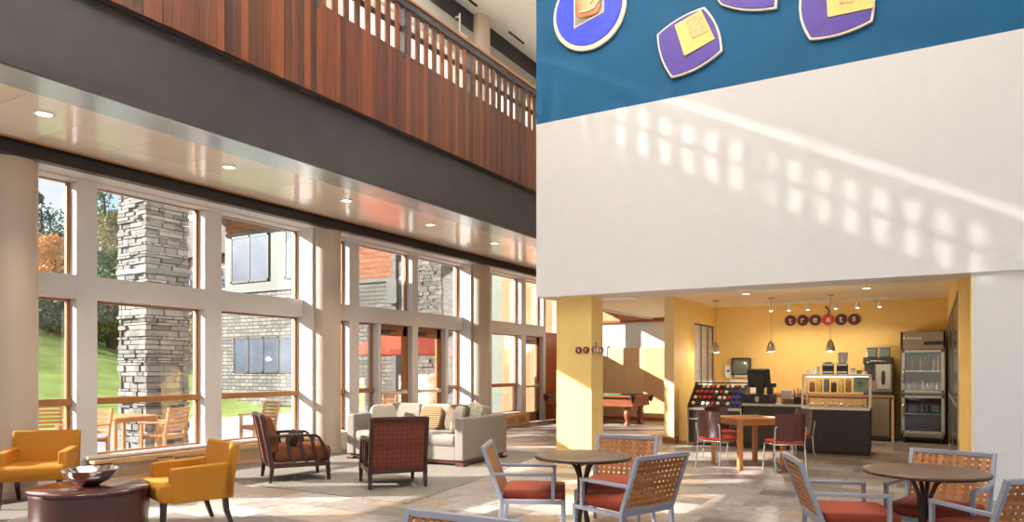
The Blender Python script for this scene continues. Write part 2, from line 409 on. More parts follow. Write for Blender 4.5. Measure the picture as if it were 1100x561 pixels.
# ------------------------------------------------------------------ floor and shell
XW = -9.75                                   # glass line of the window wall
XF = -9.58                                   # inner face of mullions
ZS, ZA = 4.1, 9.87                           # soffit and atrium ceiling heights
def clip_poly(x0, x1, y0, y1): return x0, x1, y0, y1
fl = MB()
fl.cur = 1; fl.box(XF, 9, -11, 19.6, -.12, -.004)
fl.cur = 0
g = .2                                       # ashlar pattern on a 20 cm grid
nx, ny = int((9-XF)/g), int((19.6+11)/g)
used = [[False]*ny for _ in range(nx)]
for i in range(nx):
    for j in range(ny):
        if used[i][j]: continue
        opts = [(3,2),(2,3),(2,2),(3,3),(2,1),(1,2),(4,2),(1,1)]
        rnd.shuffle(opts); opts.sort(key=lambda o: -min(o[0]*o[1],4)+rnd.random()*3)
        for a,b in opts+[(1,1)]:
            if i+a<=nx and j+b<=ny and not any(used[i+p][j+q] for p in range(a) for q in range(b)):
                for p in range(a):
                    for q in range(b): used[i+p][j+q] = True
                x0 = XF+i*g+.004; y0 = -11+j*g+.004; x1 = x0+a*g-.008; y1 = y0+b*g-.008
                fl.quad((x0,y0,0),(x1,y0,0),(x1,y1,0),(x0,y1,0)); break
floor = struct(fl.build('floor', [M['tiles'],M['grout']]))
cp = MB(); cp.prism([(-9.31,-4),(-7.85,-4),(-7.85,6.17),(-5.0,6.22),(-5.3,8.3),(-5.9,11.2),(-9.31,11.2)], -.003, .006)
tag(cp.build('carpet', M['carpet']), 'grey textured lounge carpet set into the slate floor beside the windows', 'carpet')

ROWY = [(-10.36,),]
piers = [4.24-5.04*k for k in (3,2,1)] + [4.24, 9.28, 14.32]
PY = [-10.88,-5.84,-.8,4.24,9.28,14.28]
ZT0, ZT1 = 2.41, 2.72
def wseg(y0, y1, z0, z1, x0=-9.86, x1=XF, name='wall_left', m='white_trim'):
    b = MB(); b.box(x0, x1, y0, y1, z0, z1); return struct(b.build(name, M[m]))
# sill walls, header
for y0,y1 in ((-11.2,10.15),(15.2,16.9)): wseg(y0,y1,-.1,.31,x1=-9.52)
for y0,y1 in ((10.38,10.985),(13.38,13.98)): wseg(y0,y1,-.1,.31)
wseg(-11.2, 19.6, 3.94, 5.9, x1=-9.5); wseg(-11.2, 19.6, 8.75, ZA, x1=-9.4); wseg(19.3, 19.6, 0, 3.94)
# piers, mullions and the transom pieces between them
ups = []
for p_ in PY:
    ups.append((p_-.29, p_+.29, -9.36, 5.88))
    for a,b in ((.87,1.14),(2.77,3.07)):
        if p_ == 14.28: a,b = (2.5,2.76) if a > 2 else (.75,1.0)
        if p_ == 9.28 and a > 2: a,b = 2.79,2.99
        ups.append((p_+a, p_+b, XF, 3.96))
ups.append((18.05,18.2,XF,3.94)); ups.sort()
for k,(a,b,x1,z1) in enumerate(ups):
    wseg(a, b, 0, z1, x1=x1, name='wall_left' if x1 > XF else 'trim_mullion')
    if k+1 < len(ups): wseg(b, ups[k+1][0], ZT0, ZT1, x1=XF-.004, name='trim_transom')
wseg(11.0-.02, 11.06, 0, ZT0, name='trim_mullion'); wseg(13.28, 13.38, 0, ZT0, name='trim_mullion')
wd = MB()
wd.box(-9.72,-9.62,18.2,19.3,0,2.55)
struct(wd.build('trim_1', M['cherry_wall']))
# white sills
sl = MB()
for y0,y1 in ((-.3,.05),(5.18,7.2),(7.2,8.98),(15.42,16.78)):
    sl.box(-9.62,-9.44,y0,y1,.31,.345)
struct(sl.build('trim_2', M['white_trim'], bevel=.006))

wcount = [0]
def window(y0, y1, z0, z1, mid=None, x=XW, t=.042):
    """fixed window: wooden frame and pane"""
    wcount[0] += 1
    fr = MB()
    fr.box(x-.03,x+.02,y0,y0+t*.5,z0,z1); fr.box(x-.03,x+.02,y1-t,y1,z0,z1)
    h = .03 if z0 < 1 else .012
    fr.box(x-.03,x+.02,y0,y1,z1-h,z1); fr.box(x-.03,x+.02,y0,y1,z0,z0+h)
    if mid: fr.box(x-.05,x+.06,y0,y1,mid-.045,mid+.045)
    w = struct(fr.build('window_%d' % wcount[0], M['oak'], bevel=.004))
    gl = MB(); gl.box(x-.012,x-.002,y0+.01,y1-.01,z0+.01,z1-.01); gl.build('pane', M['glass'], w)
    return w
bays = []
for p in PY[:4]:
    bays += [(p+.29,p+.87),(p+1.14,p+2.77),(p+3.07,p+4.75)]
bays += [(9.57,10.15)]
for y0,y1 in bays:
    window(y0,y1,.33,ZT0,1.06); window(y0,y1,ZT1,3.94)
window(10.42,10.98,.33,ZT0,1.06); window(10.42,12.07,ZT1,3.94)
window(13.38,13.99,.33,ZT0,1.06); window(12.27,13.99,ZT1,3.94)
window(14.57,15.03,.33,ZT0,1.06); window(14.57,15.03,ZT1,3.94)
window(15.28,16.78,.33,ZT0,1.06); window(15.28,16.78,ZT1,3.94)
window(17.04,18.05,ZT1,3.94); window(18.2,19.3,2.55,3.94)
# upper storey windows above the balcony, with solar shades drawn
yv = -11.0
while yv < 19.5:
    w_ = window(yv, yv+1.9, 5.9, 8.75, 7.3, t=.028)
    sb = MB(); sb.box(XW+.06,XW+.064,yv+.0,yv+1.9,6.3,8.74); sb.build('roller_shade', M['shade'], w_); yv += 1.9

dcount = [0]
def door(y0, y1, z1, hinge=1):
    dcount[0] += 1
    x = XW+.02; d = MB(); st = .13
    d.box(x-.03,x+.03,y0,y0+.03,0,z1); d.box(x-.03,x+.03,y1-.03,y1,0,z1); d.box(x-.03,x+.03,y0,y1,z1-.03,z1)
    d.box(x-.025,x+.025,y0+.03,y0+.03+st,0.01,z1-.03); d.box(x-.025,x+.025,y1-.03-st,y1-.03,.01,z1-.03)
    d.box(x-.025,x+.025,y0+.03,y1-.03,z1-.03-.2,z1-.03); d.box(x-.025,x+.025,y0+.03,y1-.03,.01,.28)
    o = struct(d.build('door_%d' % dcount[0], M['oak'], bevel=.004))
    b = MB(); b.box(x-.006,x+.004,y0+.15,y1-.15,.27,z1-.22); b.build('pane', M['glass'], o)
    b = MB(); b.bar((x+.075,y0+.1,1.0),(x+.075,y1-.1,1.0),.05,.05); b.box(x+.025,x+.08,y0+.08,y0+.14,.97,1.05); b.box(x+.025,x+.09,y1-.2,y1-.08,.955,1.05)
    b.build('push_bar', M['nickel'], o, bevel=.008)
    b = MB(); b.box(x+.025,x+.09,y0+.12,y0+.38,z1-.19,z1-.11); b.bar((x+.06,y0+.3,z1-.15),(x+.14,y0+.5,z1-.13),.02,.02)
    b.build('door_closer', M['steel_dark'], o, bevel=.006)
    return o
door(11.06,12.07,ZT0); door(12.27,13.28,ZT0); door(17.04,18.05,ZT0)

for k,p in enumerate(PY[1:]):
    c = MB(); c.lathe([(.262,0),(.262,.1),(.25,.105),(.25,3.963)], 40, (-9.3,p,0)); 
    if p > 9: c.lathe([(.25,5.3),(.25,ZA)], 40, (-9.3,p,0))
    struct(c.build('column', M['column'], smooth=40))

def radiator(y0, y1, label):
    t = thing('radiator_cover', label, 'heater', (-9.5,(y0+y1)/2,0)); h=(y1-y0)/2
    b = MB(); b.box(0,.17,-h,h,0,.055); b.box(0,.17,-h,h,.23,.3); b.box(0,.15,-h,h,.05,.24)
    for s in (-1,0,1): b.box(0,.17,s*(h-.12)-.12,s*(h-.12)+.12,.03,.26)
    b.build('cover', M['cover_wood'], t, bevel=.005)
    for s in (-1,1):
        g2 = MB(); c = s*h*.5; w = h*.5-.16
        if w < .1: continue
        g2.box(.14,.166,c-w,c+w,.065,.085); g2.box(.14,.166,c-w,c+w,.2,.22); g2.box(.14,.166,c-w,c-w+.015,.065,.22); g2.box(.14,.166,c+w-.015,c+w,.065,.22)
        y = c-w+.03
        while y < c+w: g2.bar((.155,y,.085),(.155,y+.02,.2),.006,.008); y += .03
        g2.build('grille', M['vent'], t)
radiator(5.2,7.2,'wooden heater cover with metal grilles under the window behind the mustard chair nearer the camera')
radiator(7.22,8.98,'wooden heater cover with metal grilles under the window left of the first round column')
radiator(15.4,16.8,'wooden heater cover under the far window behind the sofa\'s right end')
radiator(2.4,3.9,'wooden heater cover left of the leftmost round column')

# soffit of the balcony, beams
so = MB()
y = -11.0 + .0
ys = [3.48+.73*k for k in range(-20,23)]
for a,b in zip(ys[:-1],ys[1:]):
    for x0,x1 in ((-8.25,-7.3),(-8.84,-8.25)):
        so.box(x0+.003,x1-.003,a+.003,b-.003,ZS,ZS+.03)
so.cur = 1
yy = -11.0
while yy < 19.6:
    so.box(-8.93,-8.846,yy,min(yy+.148,19.6),ZS,ZS+.03); yy += .15
so.cur = 2; so.box(-9.04,-8.93,-11,19.6,ZS-.004,ZS+.03); so.box(-9.5,-7.3,-11,19.6,ZS+.03,ZS+.1)
struct(so.build('ceiling_soffit', [M['soffit'],M['soffit_strip'],M['black']]))
db = MB(); db.box(-9.13,-9.03,-11,19.6,3.955,ZS+.1); db.box(-9.13,-9.0,-11,19.6,3.945,3.96); struct(db.build('trim_3', M['band']))
db = MB(); db.box(-9.57,-9.13,-11,19.6,3.965,4.05); struct(db.build('trim_head', M['white_trim']))
bm_ = MB(); bm_.box(-7.3,-6.82,-11,19.6,ZS+.02,5.1); bm_.box(-6.84,-6.78,-11,19.6,ZS,ZS+.035); bm_.box(-6.84,-6.76,-11,19.6,4.98,5.04)
bm_.cur = 1; bm_.box(-7.3,-6.83,-11,19.6,ZS-.002,ZS+.02)
struct(bm_.build('trim_4', [M['steel_dark'],M['flange']]))
bf = MB(); bf.box(-9.5,-6.8,-11,19.6,5.1,5.25); struct(bf.build('floor_balcony', M['grey_beam']))

# recessed downlights in the soffit
def downlight(name, x, y, z, label, group, power, size=.075, k=1, spot=True):
    t = thing(name, label, 'ceiling light', (x,y,z), 0, group)
    b = MB(); b.lathe([(size,0),(size+.025,-.002),(size+.028,-.008),(size,-.01),(size-.004,0),(size-.004,.02),(size,.02)], 28); b.build('trim_ring', M['plastic_white'], t, smooth=40)
    b = MB(); b.lathe([(.0,-.001),(size-.004,-.001),(size-.004,.004),(0,.004)], 24); b.build('lens', M['lamp_glow'], t)
    if spot:
        l = bpy.data.lights.new(name+'_lamp','SPOT'); l.energy = power; l.color = (1,.83,.62); l.spot_size = R(110); l.spot_blend = .6; l.shadow_soft_size = .07
        lo = bpy.data.objects.new('lamp', l); COL.objects.link(lo); lo.parent = t; lo.location = (0,0,-.03)
    return t
names = ['leftmost','second from left','third from left','fourth from left','rightmost']
for i,yv in enumerate((3.84,6.06,8.2,10.35,12.55)):
    downlight('recessed_downlight', -7.8, yv, ZS, '%s round recessed downlight in the maple soffit over the lounge' % names[i], 'soffit downlights', 110)

# balcony parapet
yr0, yr1 = -11.0, 15.6
t = thing('balcony_railing', 'cherry board balcony parapet with open slots and steel posts under a wooden handrail', 'railing', (-6.75,0,5.0))
b = MB(); yv = yr0
k = 0
while yv < yr1:
    w = .105
    b.box(-.03,.03+rnd.uniform(-.004,.004),yv+.0015,yv+w-.0015,.0,1.17); yv += w
b.build('board_panel', M['cherry'], t)
b = MB(); yp = 8.29-1.75*11; posts=[]
while yp < yr1:
    posts.append(yp); yp += 1.75
for a in posts:
    for j in range(8):
        c = a+.07+.115*0+j*.212
        b.box(-.012,.016,c,c+.104,1.17,1.86)
b.build('slat_row', M['cherry'], t)
b = MB()
for a in posts: b.box(-.03,-.012,a+.05,a+1.72,1.5,1.585)
b.build('spacer_rail', M['black'], t)
for a in posts:
    if a < 3: continue
    b = MB(); b.box(-.06,.045,a-.025,a+.025,1.1,1.9); b.build('post', M['steel_dark'], t)
b = MB(); b.box(-.06,.05,yr0,yr1,1.86,1.97); b.build('top_rail', M['steel_dark'], t)
b = MB(); b.box(-.08,.075,yr0,yr1,1.97,2.02); b.build('handrail', M['rail_wood'], t, bevel=.01)

# atrium ceiling with slot diffusers
ce = MB(); ce.box(-9.4,9,-11,20,ZA,ZA+.1); struct(ce.build('ceiling', M['ceiling']))
blk = MB(); blk.box(-9.4,-9.32,-11,19.6,9.42,ZA-.001); struct(blk.build('shadow_gap_strip', M['black']))  # black strip stands in for the shaded gap at the ceiling edge
gb = MB(); gb.box(-9.4,-9.3,-11,19.6,8.72,9.42); struct(gb.build('trim_6', M['grey_beam']))
for i,(a,c,txt) in enumerate(((13.0,13.75,'nearer'),(15.2,15.95,'farther'))):
    b = MB(); b.box(-9.06,-9.0,a,c,ZA-.012,ZA+.02)
    tag(b.build('slot_diffuser', M['black']), '%s black slot air diffuser in the white atrium ceiling' % txt, 'vent', 'ceiling slot diffusers')
b = MB(); b.strip([(-9.2,13.3,9.55),(-9.2,13.3,9.17),(-9.2,13.32,9.13),(-9.2,13.38,9.12),(-9.2,13.6,9.12)],.04,.025,(1,0,0)); b.box(-9.32,-9.19,13.285,13.315,9.46,9.5)
tag(b.build('wall_bracket', M['plastic_white'], bevel=.005), 'white J-shaped bracket on the grey beam above the balcony rail', 'bracket')

# treats block
hw = MB()
hw.cur = 0; hw.box(-5.27,9,9.7,10.35,2.6,5.28)
hw.cur = 1; hw.box(-5.27,9,9.7,10.35,5.28,ZA)
hw.cur = 0; hw.box(.42,9,9.75,10.25,0,2.6)
struct(hw.build('wall_front', [M['white_wall'],M['blue']]))
b = MB(); b.box(.4,.42,9.752,10.248,0,2.6); struct(b.build('trim_7', M['cream']))
b = MB(); b.box(.3,.4,10.2,10.6,0,2.95); struct(b.build('wall_jamb', M['yellow']))
b = MB(); b.box(-5.02,-4.43,9.9,10.34,0,2.6); struct(b.build('pillar', M['yellow']))
b = MB(); b.box(-5.05,-4.4,9.87,10.37,0,.1); struct(b.build('baseboard_pillar', M['cream']))
b = MB(); b.box(-5.27,.5,10.35,14.25,2.95,3.2); b.box(-6.85,.5,14.25,17.35,2.95,3.2); struct(b.build('ceiling_kiosk', M['kiosk_ceiling']))
b = MB(); b.box(-6.9,-6.85,14.25,19.6,2.9,3.25); struct(b.build('trim_8', M['white_trim']))
b = MB(); b.box(-6.85,-4.2,17.35,19.6,2.95,3.2); struct(b.build('ceiling_corridor', M['kiosk_ceiling']))
b = MB(); b.box(-5.27,-5.17,10.35,19.6,3.2,ZA); struct(b.build('wall_upper', M['white_wall']))
b = MB(); b.box(-4.45,.5,17.2,17.35,0,2.95); struct(b.build('wall_kiosk_back', M['yellow']))
b = MB(); b.box(-4.65,-4.45,14.0,15.42,0,2.95); b.box(-4.65,-4.45,17.04,17.35,0,2.95); b.box(-4.65,-4.45,15.42,17.04,2.5,2.95); b.box(-4.65,-4.45,15.42,17.04,0,1.0)
b.cur = 1; b.box(-4.652,-4.45,13.98,14.0,0,2.95)
struct(b.build('wall_kiosk_left', [M['yellow'],M['cream']]))
b = MB(); b.box(-4.68,-4.42,13.95,14.2,0,.12); struct(b.build('baseboard_jamb', M['oak']))
b = MB(); b.box(-4.65,-4.4,17.35,19.6,0,2.95); struct(b.build('wall_corridor', M['white_wall']))
# window of the kiosk's left wall, with dark mullions
b = MB()
for yv in (15.42,16.0,16.55,17.0): b.box(-4.475,-4.462,yv,yv+.03,1.0,2.5)
b.box(-4.475,-4.455,15.42,17.04,2.47,2.5); b.box(-4.475,-4.455,15.42,17.04,1.0,1.03)
wk = struct(b.build('window_90', M['steel_dark'])); b = MB(); b.box(-4.485,-4.477,15.45,17.0,1.02,2.48); b.build('pane', M['clear_matte'], wk)
b = MB(); b.box(-4.49,-4.487,15.42,17.04,1.0,2.5); b.build('blind', M['blind'], wk)
# right wall of the kiosk with a dark glazed door
b = MB(); b.box(.3,.5,16.1,17.35,0,2.95); b.box(.3,.5,10.6,10.75,0,2.95); b.box(.3,.5,10.75,16.1,2.5,2.95)
struct(b.build('wall_kiosk_right', M['yellow']))
b = MB()
for yv in (10.75,13.3,16.0): b.box(.292,.315,yv,yv+.1,0,2.5)
b.box(.292,.315,10.75,16.1,2.44,2.5); b.box(.288,.315,10.75,16.1,.98,1.04); b.box(.292,.315,10.75,16.1,0,.1)
wk = struct(b.build('window_91', M['grey_beam'])); b = MB(); b.box(.302,.312,10.76,16.08,.02,2.48); b.build('pane', M['door_pane'], wk)

# back wall: maple wainscot, white band, brown rail; outdoors it runs on as cedar siding
b = MB(); xv = -9.5
while xv < -4.5:
    b.box(xv+.002,xv+.6-.002,19.57,19.6,0,2.1); xv += .6
b.cur = 1; b.box(-9.6,9,19.6,19.9,0,ZA)
b.cur = 2; b.box(-9.5,-4.5,19.52,19.6,2.84,2.9)
b.cur = 3; xv = -9.5
while xv < -4.5:
    b.box(xv+.002,xv+.298,19.575,19.6,2.9,4.09); xv += .3
struct(b.build('wall_back', [M['maple_wall'],M['white_wall'],M['cherry_wall'],M['siding']]))
b = MB(); xv = -11.9
while xv < -9.85:
    b.box(xv+.003,xv+.197,19.57,19.6,-.1,7); xv += .2
b.cur = 1; b.box(-11.9,-9.6,19.6,19.9,-.1,7); b.cur = 2; b.box(-12.9,-11.9,19.57,19.9,-.1,7)
struct(b.build('wall_siding', [M['siding'],M['ext_trim'],M['ext_green']]))
b = MB(); b.box(-9.5,-4.5,19.54,19.6,0,.1); struct(b.build('baseboard_back', M['cherry_wall']))
b = MB(); b.box(-8.52,-8.25,19.55,19.57,1.85,2.2); tag(b.build('wall_plaque', M['plastic_white'], bevel=.004), 'small square white plate on the back wall beside the yellow pillar', 'plaque')
# ------------------------------------------------------------------ lounge furniture
def cp2(f): return f
# ---- dining chair (faces +Y)
def make_dining_chair(label, loc, rz):
    t = thing('dining_chair', label, 'chair', loc, rz, 'woven-back dining chairs')
    W = .295; f = .032
    b = MB()
    for s in (-1,1): b.bar((s*W,-.25,.36),(s*W,.30,.36),f,.034)
    b.bar((-W,-.235,.36),(W,-.235,.36),f,.034); b.bar((-W,.284,.36),(W,.284,.36),f,.034)
    b.build('seat_frame', M['alu'], t, bevel=.004)
    for s in (-1,1):
        b = MB(); b.bar((s*W,.284,.36),(s*W,.284,0),f,.034,(0,1,0)); b.build('leg', M['alu'], t, bevel=.004)
        b = MB(); b.strip([(s*W,-.235,.37),(s*W,-.25,.2),(s*W,-.285,0)],f,.036,(1,0,0)); b.build('leg', M['alu'], t, bevel=.004)
        b = MB(); b.bar((s*W,-.32,.592),(s*W,.216,.592),f+.008,.026); b.bar((s*W,.2,.592),(s*W,.2,.37),f,.03,(0,1,0))
        b.build('armrest', M['alu'], t, bevel=.004)
    def P(x,u,d=0):                          # point on the reclined back plane, u up the back
        return Vector((x, -.235-.17*u/.466 , .36+u)) + Vector((0,d,d*.36))
    b = MB()
    for s in (-1,1): b.bar(P(s*W,-.0),P(s*W,.47),f,.034,(0,1,0))
    b.bar(P(-W,.455),P(W,.455),f,.034); b.bar(P(-W,.035),P(W,.035),f,.03)
    b.build('back_frame', M['alu'], t, bevel=.004)
    b = MB(); n = 11; m = 9; w = W-.014
    for i in range(n+1):
        x = -w + 2*w*i/n
        b.bar(P(x,.045,.003),P(x,.445,.003),.033,.005,(0,1,.36))
    for j in range(m+1):
        u = .05 + .39*j/m
        b.bar(P(-w,u,-.003),P(w,u,-.003),.005,.029,(0,-.36,1))
    b.build('back_panel', M['wicker'], t)
    b = MB(); b.soft(0,.035,.415,.56,.53,.088,.3,.14,36,12); b.build('seat_cushion', M['terracotta'], t, smooth=60)
    return t
ch = make_dining_chair('woven-back dining chair left of the round table by the yellow pillar, facing right', (-3.081,5.581,0), 295.7)
dup(ch, (-2.175,5.534,0), 68.4, 'woven-back dining chair seen from behind, right of the round table by the yellow pillar')
dup(ch, (-2.572,6.31,0), 185.6, 'woven-back dining chair behind the round table by the yellow pillar, facing the camera')
dup(ch, (-.545,5.92,0), 290.5, 'woven-back dining chair at the left of the right-hand dimpled table, facing right')
dup(ch, (.035,6.44,0), 163.7, 'woven-back dining chair behind the right-hand dimpled table, facing the camera')
dup(ch, (.36,5.72,0), 40.6, 'woven-back dining chair cut off by the right edge, facing the right-hand dimpled table')
dup(ch, (-1.834,2.297,0), 182.9, 'woven-back dining chair at the bottom edge, only its top rail showing')

def make_table(label, loc, rz):
    t = thing('round_dining_table', label, 'table', loc, rz, 'dimpled round dining tables')
    b = MB(); b.lathe([(0,.722),(.39,.722),(.415,.727),(.42,.735),(.415,.744),(.40,.748),(.0,.748)],56); b.build('tabletop', M['table_top'], t, smooth=50)
    b = MB(); b.lathe([(.415,.718),(.423,.724),(.425,.735),(.421,.742),(.414,.735),(.41,.722)],56); b.build('rim', M['bronze'], t, smooth=50)
    for k in range(4):
        a = R(45+90*k); c, s = math.cos(a), math.sin(a); b = MB()
        pts = []
        for r,z in ((.2,.72),(.13,.70),(.075,.65),(.04,.56),(.028,.42),(.03,.26),(.06,.14),(.14,.07),(.25,.03),(.33,.014)):
            pts.append((r*c,r*s,z))
        b.tube(pts,.016,8); b.build('leg', M['bronze'], t, smooth=50)
    b = MB(); b.lathe([(.05,.30),(.056,.31),(.056,.33),(.05,.34)],20); b.build('collar', M['bronze'], t, smooth=40)
    return t
tb = make_table('bronze dimpled round table between three woven chairs beside the yellow pillar', (-2.615,5.665,0), 10)
dup(tb, (-.04,6.10,0), 30, 'bronze dimpled round table between three woven chairs at the right edge')

# ---- mustard armchair (faces +Y)
def make_mustard(label, loc, rz):
    t = thing('mustard_armchair', label, 'armchair', loc, rz, 'mustard armchairs')
    b = MB()
    b.prism([(-.30,.29),(.27,.29),(.31,.31),(.335,.36),(.335,.42),(.31,.452),(.26,.462),(-.30,.45)],-.325,.325,'x')
    b.build('seat', M['mustard'], t, bevel=.022, seg=3, smooth=50)
    for s in (-1,1):
        x0, x1 = (.245,.335) if s>0 else (-.335,-.245)
        b = MB(); b.prism([(-.34,.28),(.2,.28),(.215,.3),(.215,.57),(.2,.595),(-.34,.615)],x0,x1,'x')
        b.build('armrest', M['mustard'], t, bevel=.018, seg=3, smooth=50)
    b = MB()
    n=8; pts=[]
    for i in range(n+1):
        u=i/n; z=.28+.51*u; y=-.285-.085*u**1.4
        pts.append((0,y,z))
    b.strip(pts,[.67+.0*i for i in range(n+1)],[.13-.045*(i/n) for i in range(n+1)],(1,0,0))
    b.build('backrest', M['mustard'], t, bevel=.024, seg=3, smooth=50)
    for sx in (-1,1):
        b = MB(); b.bar((sx*.275,.26,.30),(sx*.285,.27,0),.052,.052,(0,1,0),.036,.036); b.build('leg', M['dark_wood'], t, bevel=.003)
        b = MB(); b.strip([(sx*.275,-.28,.30),(sx*.275,-.295,.16),(sx*.275,-.35,0)],[.052,.045,.034],[.052,.045,.034],(1,0,0)); b.build('leg', M['dark_wood'], t, bevel=.003)
    return t
mc = make_mustard('mustard velvet armchair at the left edge beside the round column, facing the camera', (-8.50,4.12,0), 229)
dup(mc, (-6.11,4.25,0), 162, 'mustard velvet armchair right of the round coffee table, facing left')

# ---- drum coffee table and bowl
b = MB(); b.lathe([(.0,0),(.44,0),(.44,.02),(.455,.03),(.455,.43),(.45,.435),(.45,.445)],72)
t = thing('coffee_table', 'round dark mahogany drum coffee table between the two mustard armchairs', 'table', (-6.34,3.50,0))
b.build('drum', M['mahogany'], t, smooth=40)
b = MB(); b.lathe([(.0,.445),(.464,.445),(.47,.45),(.47,.465),(.464,.47),(0,.47)],72); b.build('tabletop', M['mahogany_top'], t, smooth=40)
b = MB(); pr = [(.0,.0),(.07,0),(.085,.004),(.09,.012),(.07,.02)]
pr = [(0,0),(.075,.0),(.082,.008),(.12,.022),(.17,.055),(.205,.1),(.222,.135),(.228,.14),(.224,.142),(.205,.115),(.165,.07),(.11,.04),(.0,.034)]
b.lathe(pr,64,(0,0,0))
o = b.build('bowl', M['silver'], None, smooth=60); o.location = (-6.41,3.54,.47); tag(o, 'polished silver bowl standing on the dark drum coffee table', 'bowl')

# ---- lounge armchair with wooden frame (faces +Y)
def make_lounge(label, loc, rz):
    t = thing('lounge_armchair', label, 'armchair', loc, rz, 'rust lounge armchairs')
    W = .345
    def by(z): return -.36-.13*max(0,(z-.2)/.7)**1.1
    b = MB()
    for s in (-1,1):
        b.bar((s*W,-.36,.225),(s*W,.36,.225),.045,.06)
    b.bar((-W,-.36,.225),(W,-.36,.225),.045,.06); b.bar((-W,.36,.225),(W,.36,.225),.045,.06)
    b.build('base_rail', M['dark_wood'], t, bevel=.004)
    for sx in (-1,1):
        b = MB(); b.bar((sx*W,.355,.25),(sx*(W+.005),.375,0),.06,.06,(0,1,0),.038,.038); b.build('leg', M['dark_wood'], t, bevel=.004)
        b = MB(); b.bar((sx*W,-.355,.25),(sx*(W+.005),-.385,0),.06,.06,(0,1,0),.038,.038); b.build('leg', M['dark_wood'], t, bevel=.004)
        b = MB(); b.strip([(sx*W,by(.5),.60),(sx*W,-.2,.612),(sx*W,.05,.615),(sx*W,.2,.605),(sx*W,.24,.575),(sx*W,.285,.5),(sx*W,.345,.40),(sx*W,.365,.3),(sx*W,.36,.22)],
                        [.06,.06,.06,.06,.055,.045,.045,.045,.045],[.035]*9,(1,0,0)); b.build('arm_rail', M['dark_wood'], t, bevel=.004)
        for k in range(3):
            y0 = -.17+.16*k; b = MB()
            b.strip([(sx*W,y0,.6),(sx*W,y0+.012,.5),(sx*W,y0+.045,.38),(sx*W,y0+.10,.24)],.022,.04,(1,0,0)); b.build('side_slat', M['dark_wood'], t)
    b = MB()
    for s in (-1,1): b.strip([(s*W,by(z),z) for z in (.2,.35,.5,.65,.8,.9)],.045,.06,(1,0,0))
    b.bar((-W,by(.885),.885),(W,by(.885),.885),.05,.04)
    b.build('back_frame', M['dark_wood'], t, bevel=.005)
    b = MB(); zs=(.25,.4,.55,.7,.865)
    b.strip([(0,by(z)+.004,z) for z in zs],2*W-.05,.045,(1,0,0)); b.build('back_panel', M['rust'], t)
    b = MB(); b.strip([(0,by(z)+.075,z) for z in (.40,.5,.62,.74,.84,.865)],2*W-.06,[.12,.13,.13,.12,.09,.04],(1,0,0)); b.build('back_cushion', M['rust_seat'], t, bevel=.02, seg=3, smooth=50)
    b = MB(); b.soft(0,.04,.36,2*W-.06,.76,.22,.3,.16,36,12); b.build('seat_cushion', M['rust_seat'], t, smooth=60)
    return t
lc = make_lounge('rust upholstered lounge armchair with dark slatted arms beside the window, seen from its side', (-7.5,6.9,0), 328)
dup(lc, (-6.02,7.17,0), 51, 'rust patterned lounge armchair seen from behind, in front of the beige sofa')
b = MB(); b.soft(0,0,0,.36,.11,.22,.5,.3,24,12)
o = b.build('throw_pillow', M['pil_black'], None, smooth=60); o.location = (-7.43,6.80,.565); o.rotation_euler = (R(-28),0,R(328)); tag(o,'small charcoal pillow on the lounge armchair beside the window','pillow')

# ---- sofa (faces -Y)
t = thing('sofa', 'deep beige linen sofa with wooden plinth facing the lounge chairs', 'sofa', (-7.27,9.56,0), 3)
hw_, hd = 1.14, .70
b = MB(); b.box(-hw_+.04,hw_-.04,-hd+.05,hd-.05,.035,.09); b.box(-hw_,-hw_+.14,-hd,-hd+.12,0,.05); b.box(hw_-.14,hw_,-hd,-hd+.12,0,.05); b.box(-hw_,-hw_+.14,hd-.12,hd,0,.05); b.box(hw_-.14,hw_,hd-.12,hd,0,.05)
b.build('plinth', M['ply'], t, bevel=.005)
b = MB(); b.box(-hw_+.17,hw_-.17,-hd+.02,hd-.2,.085,.30); b.build('seat_base', M['sofa'], t, bevel=.015)
for s in (-1,1):
    x0,x1 = (hw_-.17,hw_) if s>0 else (-hw_,-hw_+.17)
    b = MB(); b.box(x0,x1,-hd,hd,.085,.745); b.build('armrest', M['sofa'], t, bevel=.03, seg=3, smooth=50)
b = MB(); b.box(-hw_+.17,hw_-.17,hd-.22,hd,.085,.745); b.build('backrest', M['sofa'], t, bevel=.03, seg=3, smooth=50)
sw = (2*hw_-.34)/3
for k in range(3):
    cx = -hw_+.17+sw*(k+.5)
    b = MB(); b.soft(cx,-.11,.385,sw-.005,1.17,.2,.25,.1,40,10); b.build('seat_cushion', M['sofa'], t, smooth=60)
    b = MB(); b.soft(cx,.36,.665,sw-.01,.24,.45,.28,.14,40,12,Matrix.Rotation(R(-9),3,'X')); b.build('back_cushion', M['sofa'], t, smooth=60)
def pillow(x, y, z, w, m, rx, ry, rz, label):
    b = MB(); b.soft(0,0,0,w,.15,w*.92,.5,.24,32,12)
    o = b.build('throw_pillow', m, None, smooth=60); o.location = (x,y,z); o.rotation_euler = (R(rx),R(ry),R(rz)); o['group']='sofa pillows'
    tag(o, label, 'pillow')
pillow(-8.13,9.45,.68,.44,M['pil_cream'],-14,0,55,'cream pillow leaning on the sofa\'s left arm')
pillow(-7.22,9.62,.66,.44,M['pil_stripe'],-20,0,2,'brown striped pillow in the middle of the beige sofa')
pillow(-6.68,9.60,.69,.48,M['pil_dark'],-16,0,-14,'dark patterned pillow on the sofa left of the light pillows')
pillow(-6.43,9.25,.70,.46,M['pil_cream'],-14,0,-62,'plain light pillow leaning on the sofa\'s right arm, nearest its front')
pillow(-6.42,9.66,.73,.48,M['pil_light'],-16,0,-40,'light patterned pillow in the sofa\'s right back corner')
t = thing('end_table', 'small dark wooden end table half hidden behind the sofa\'s left arm', 'table', (-8.66,9.6,0))
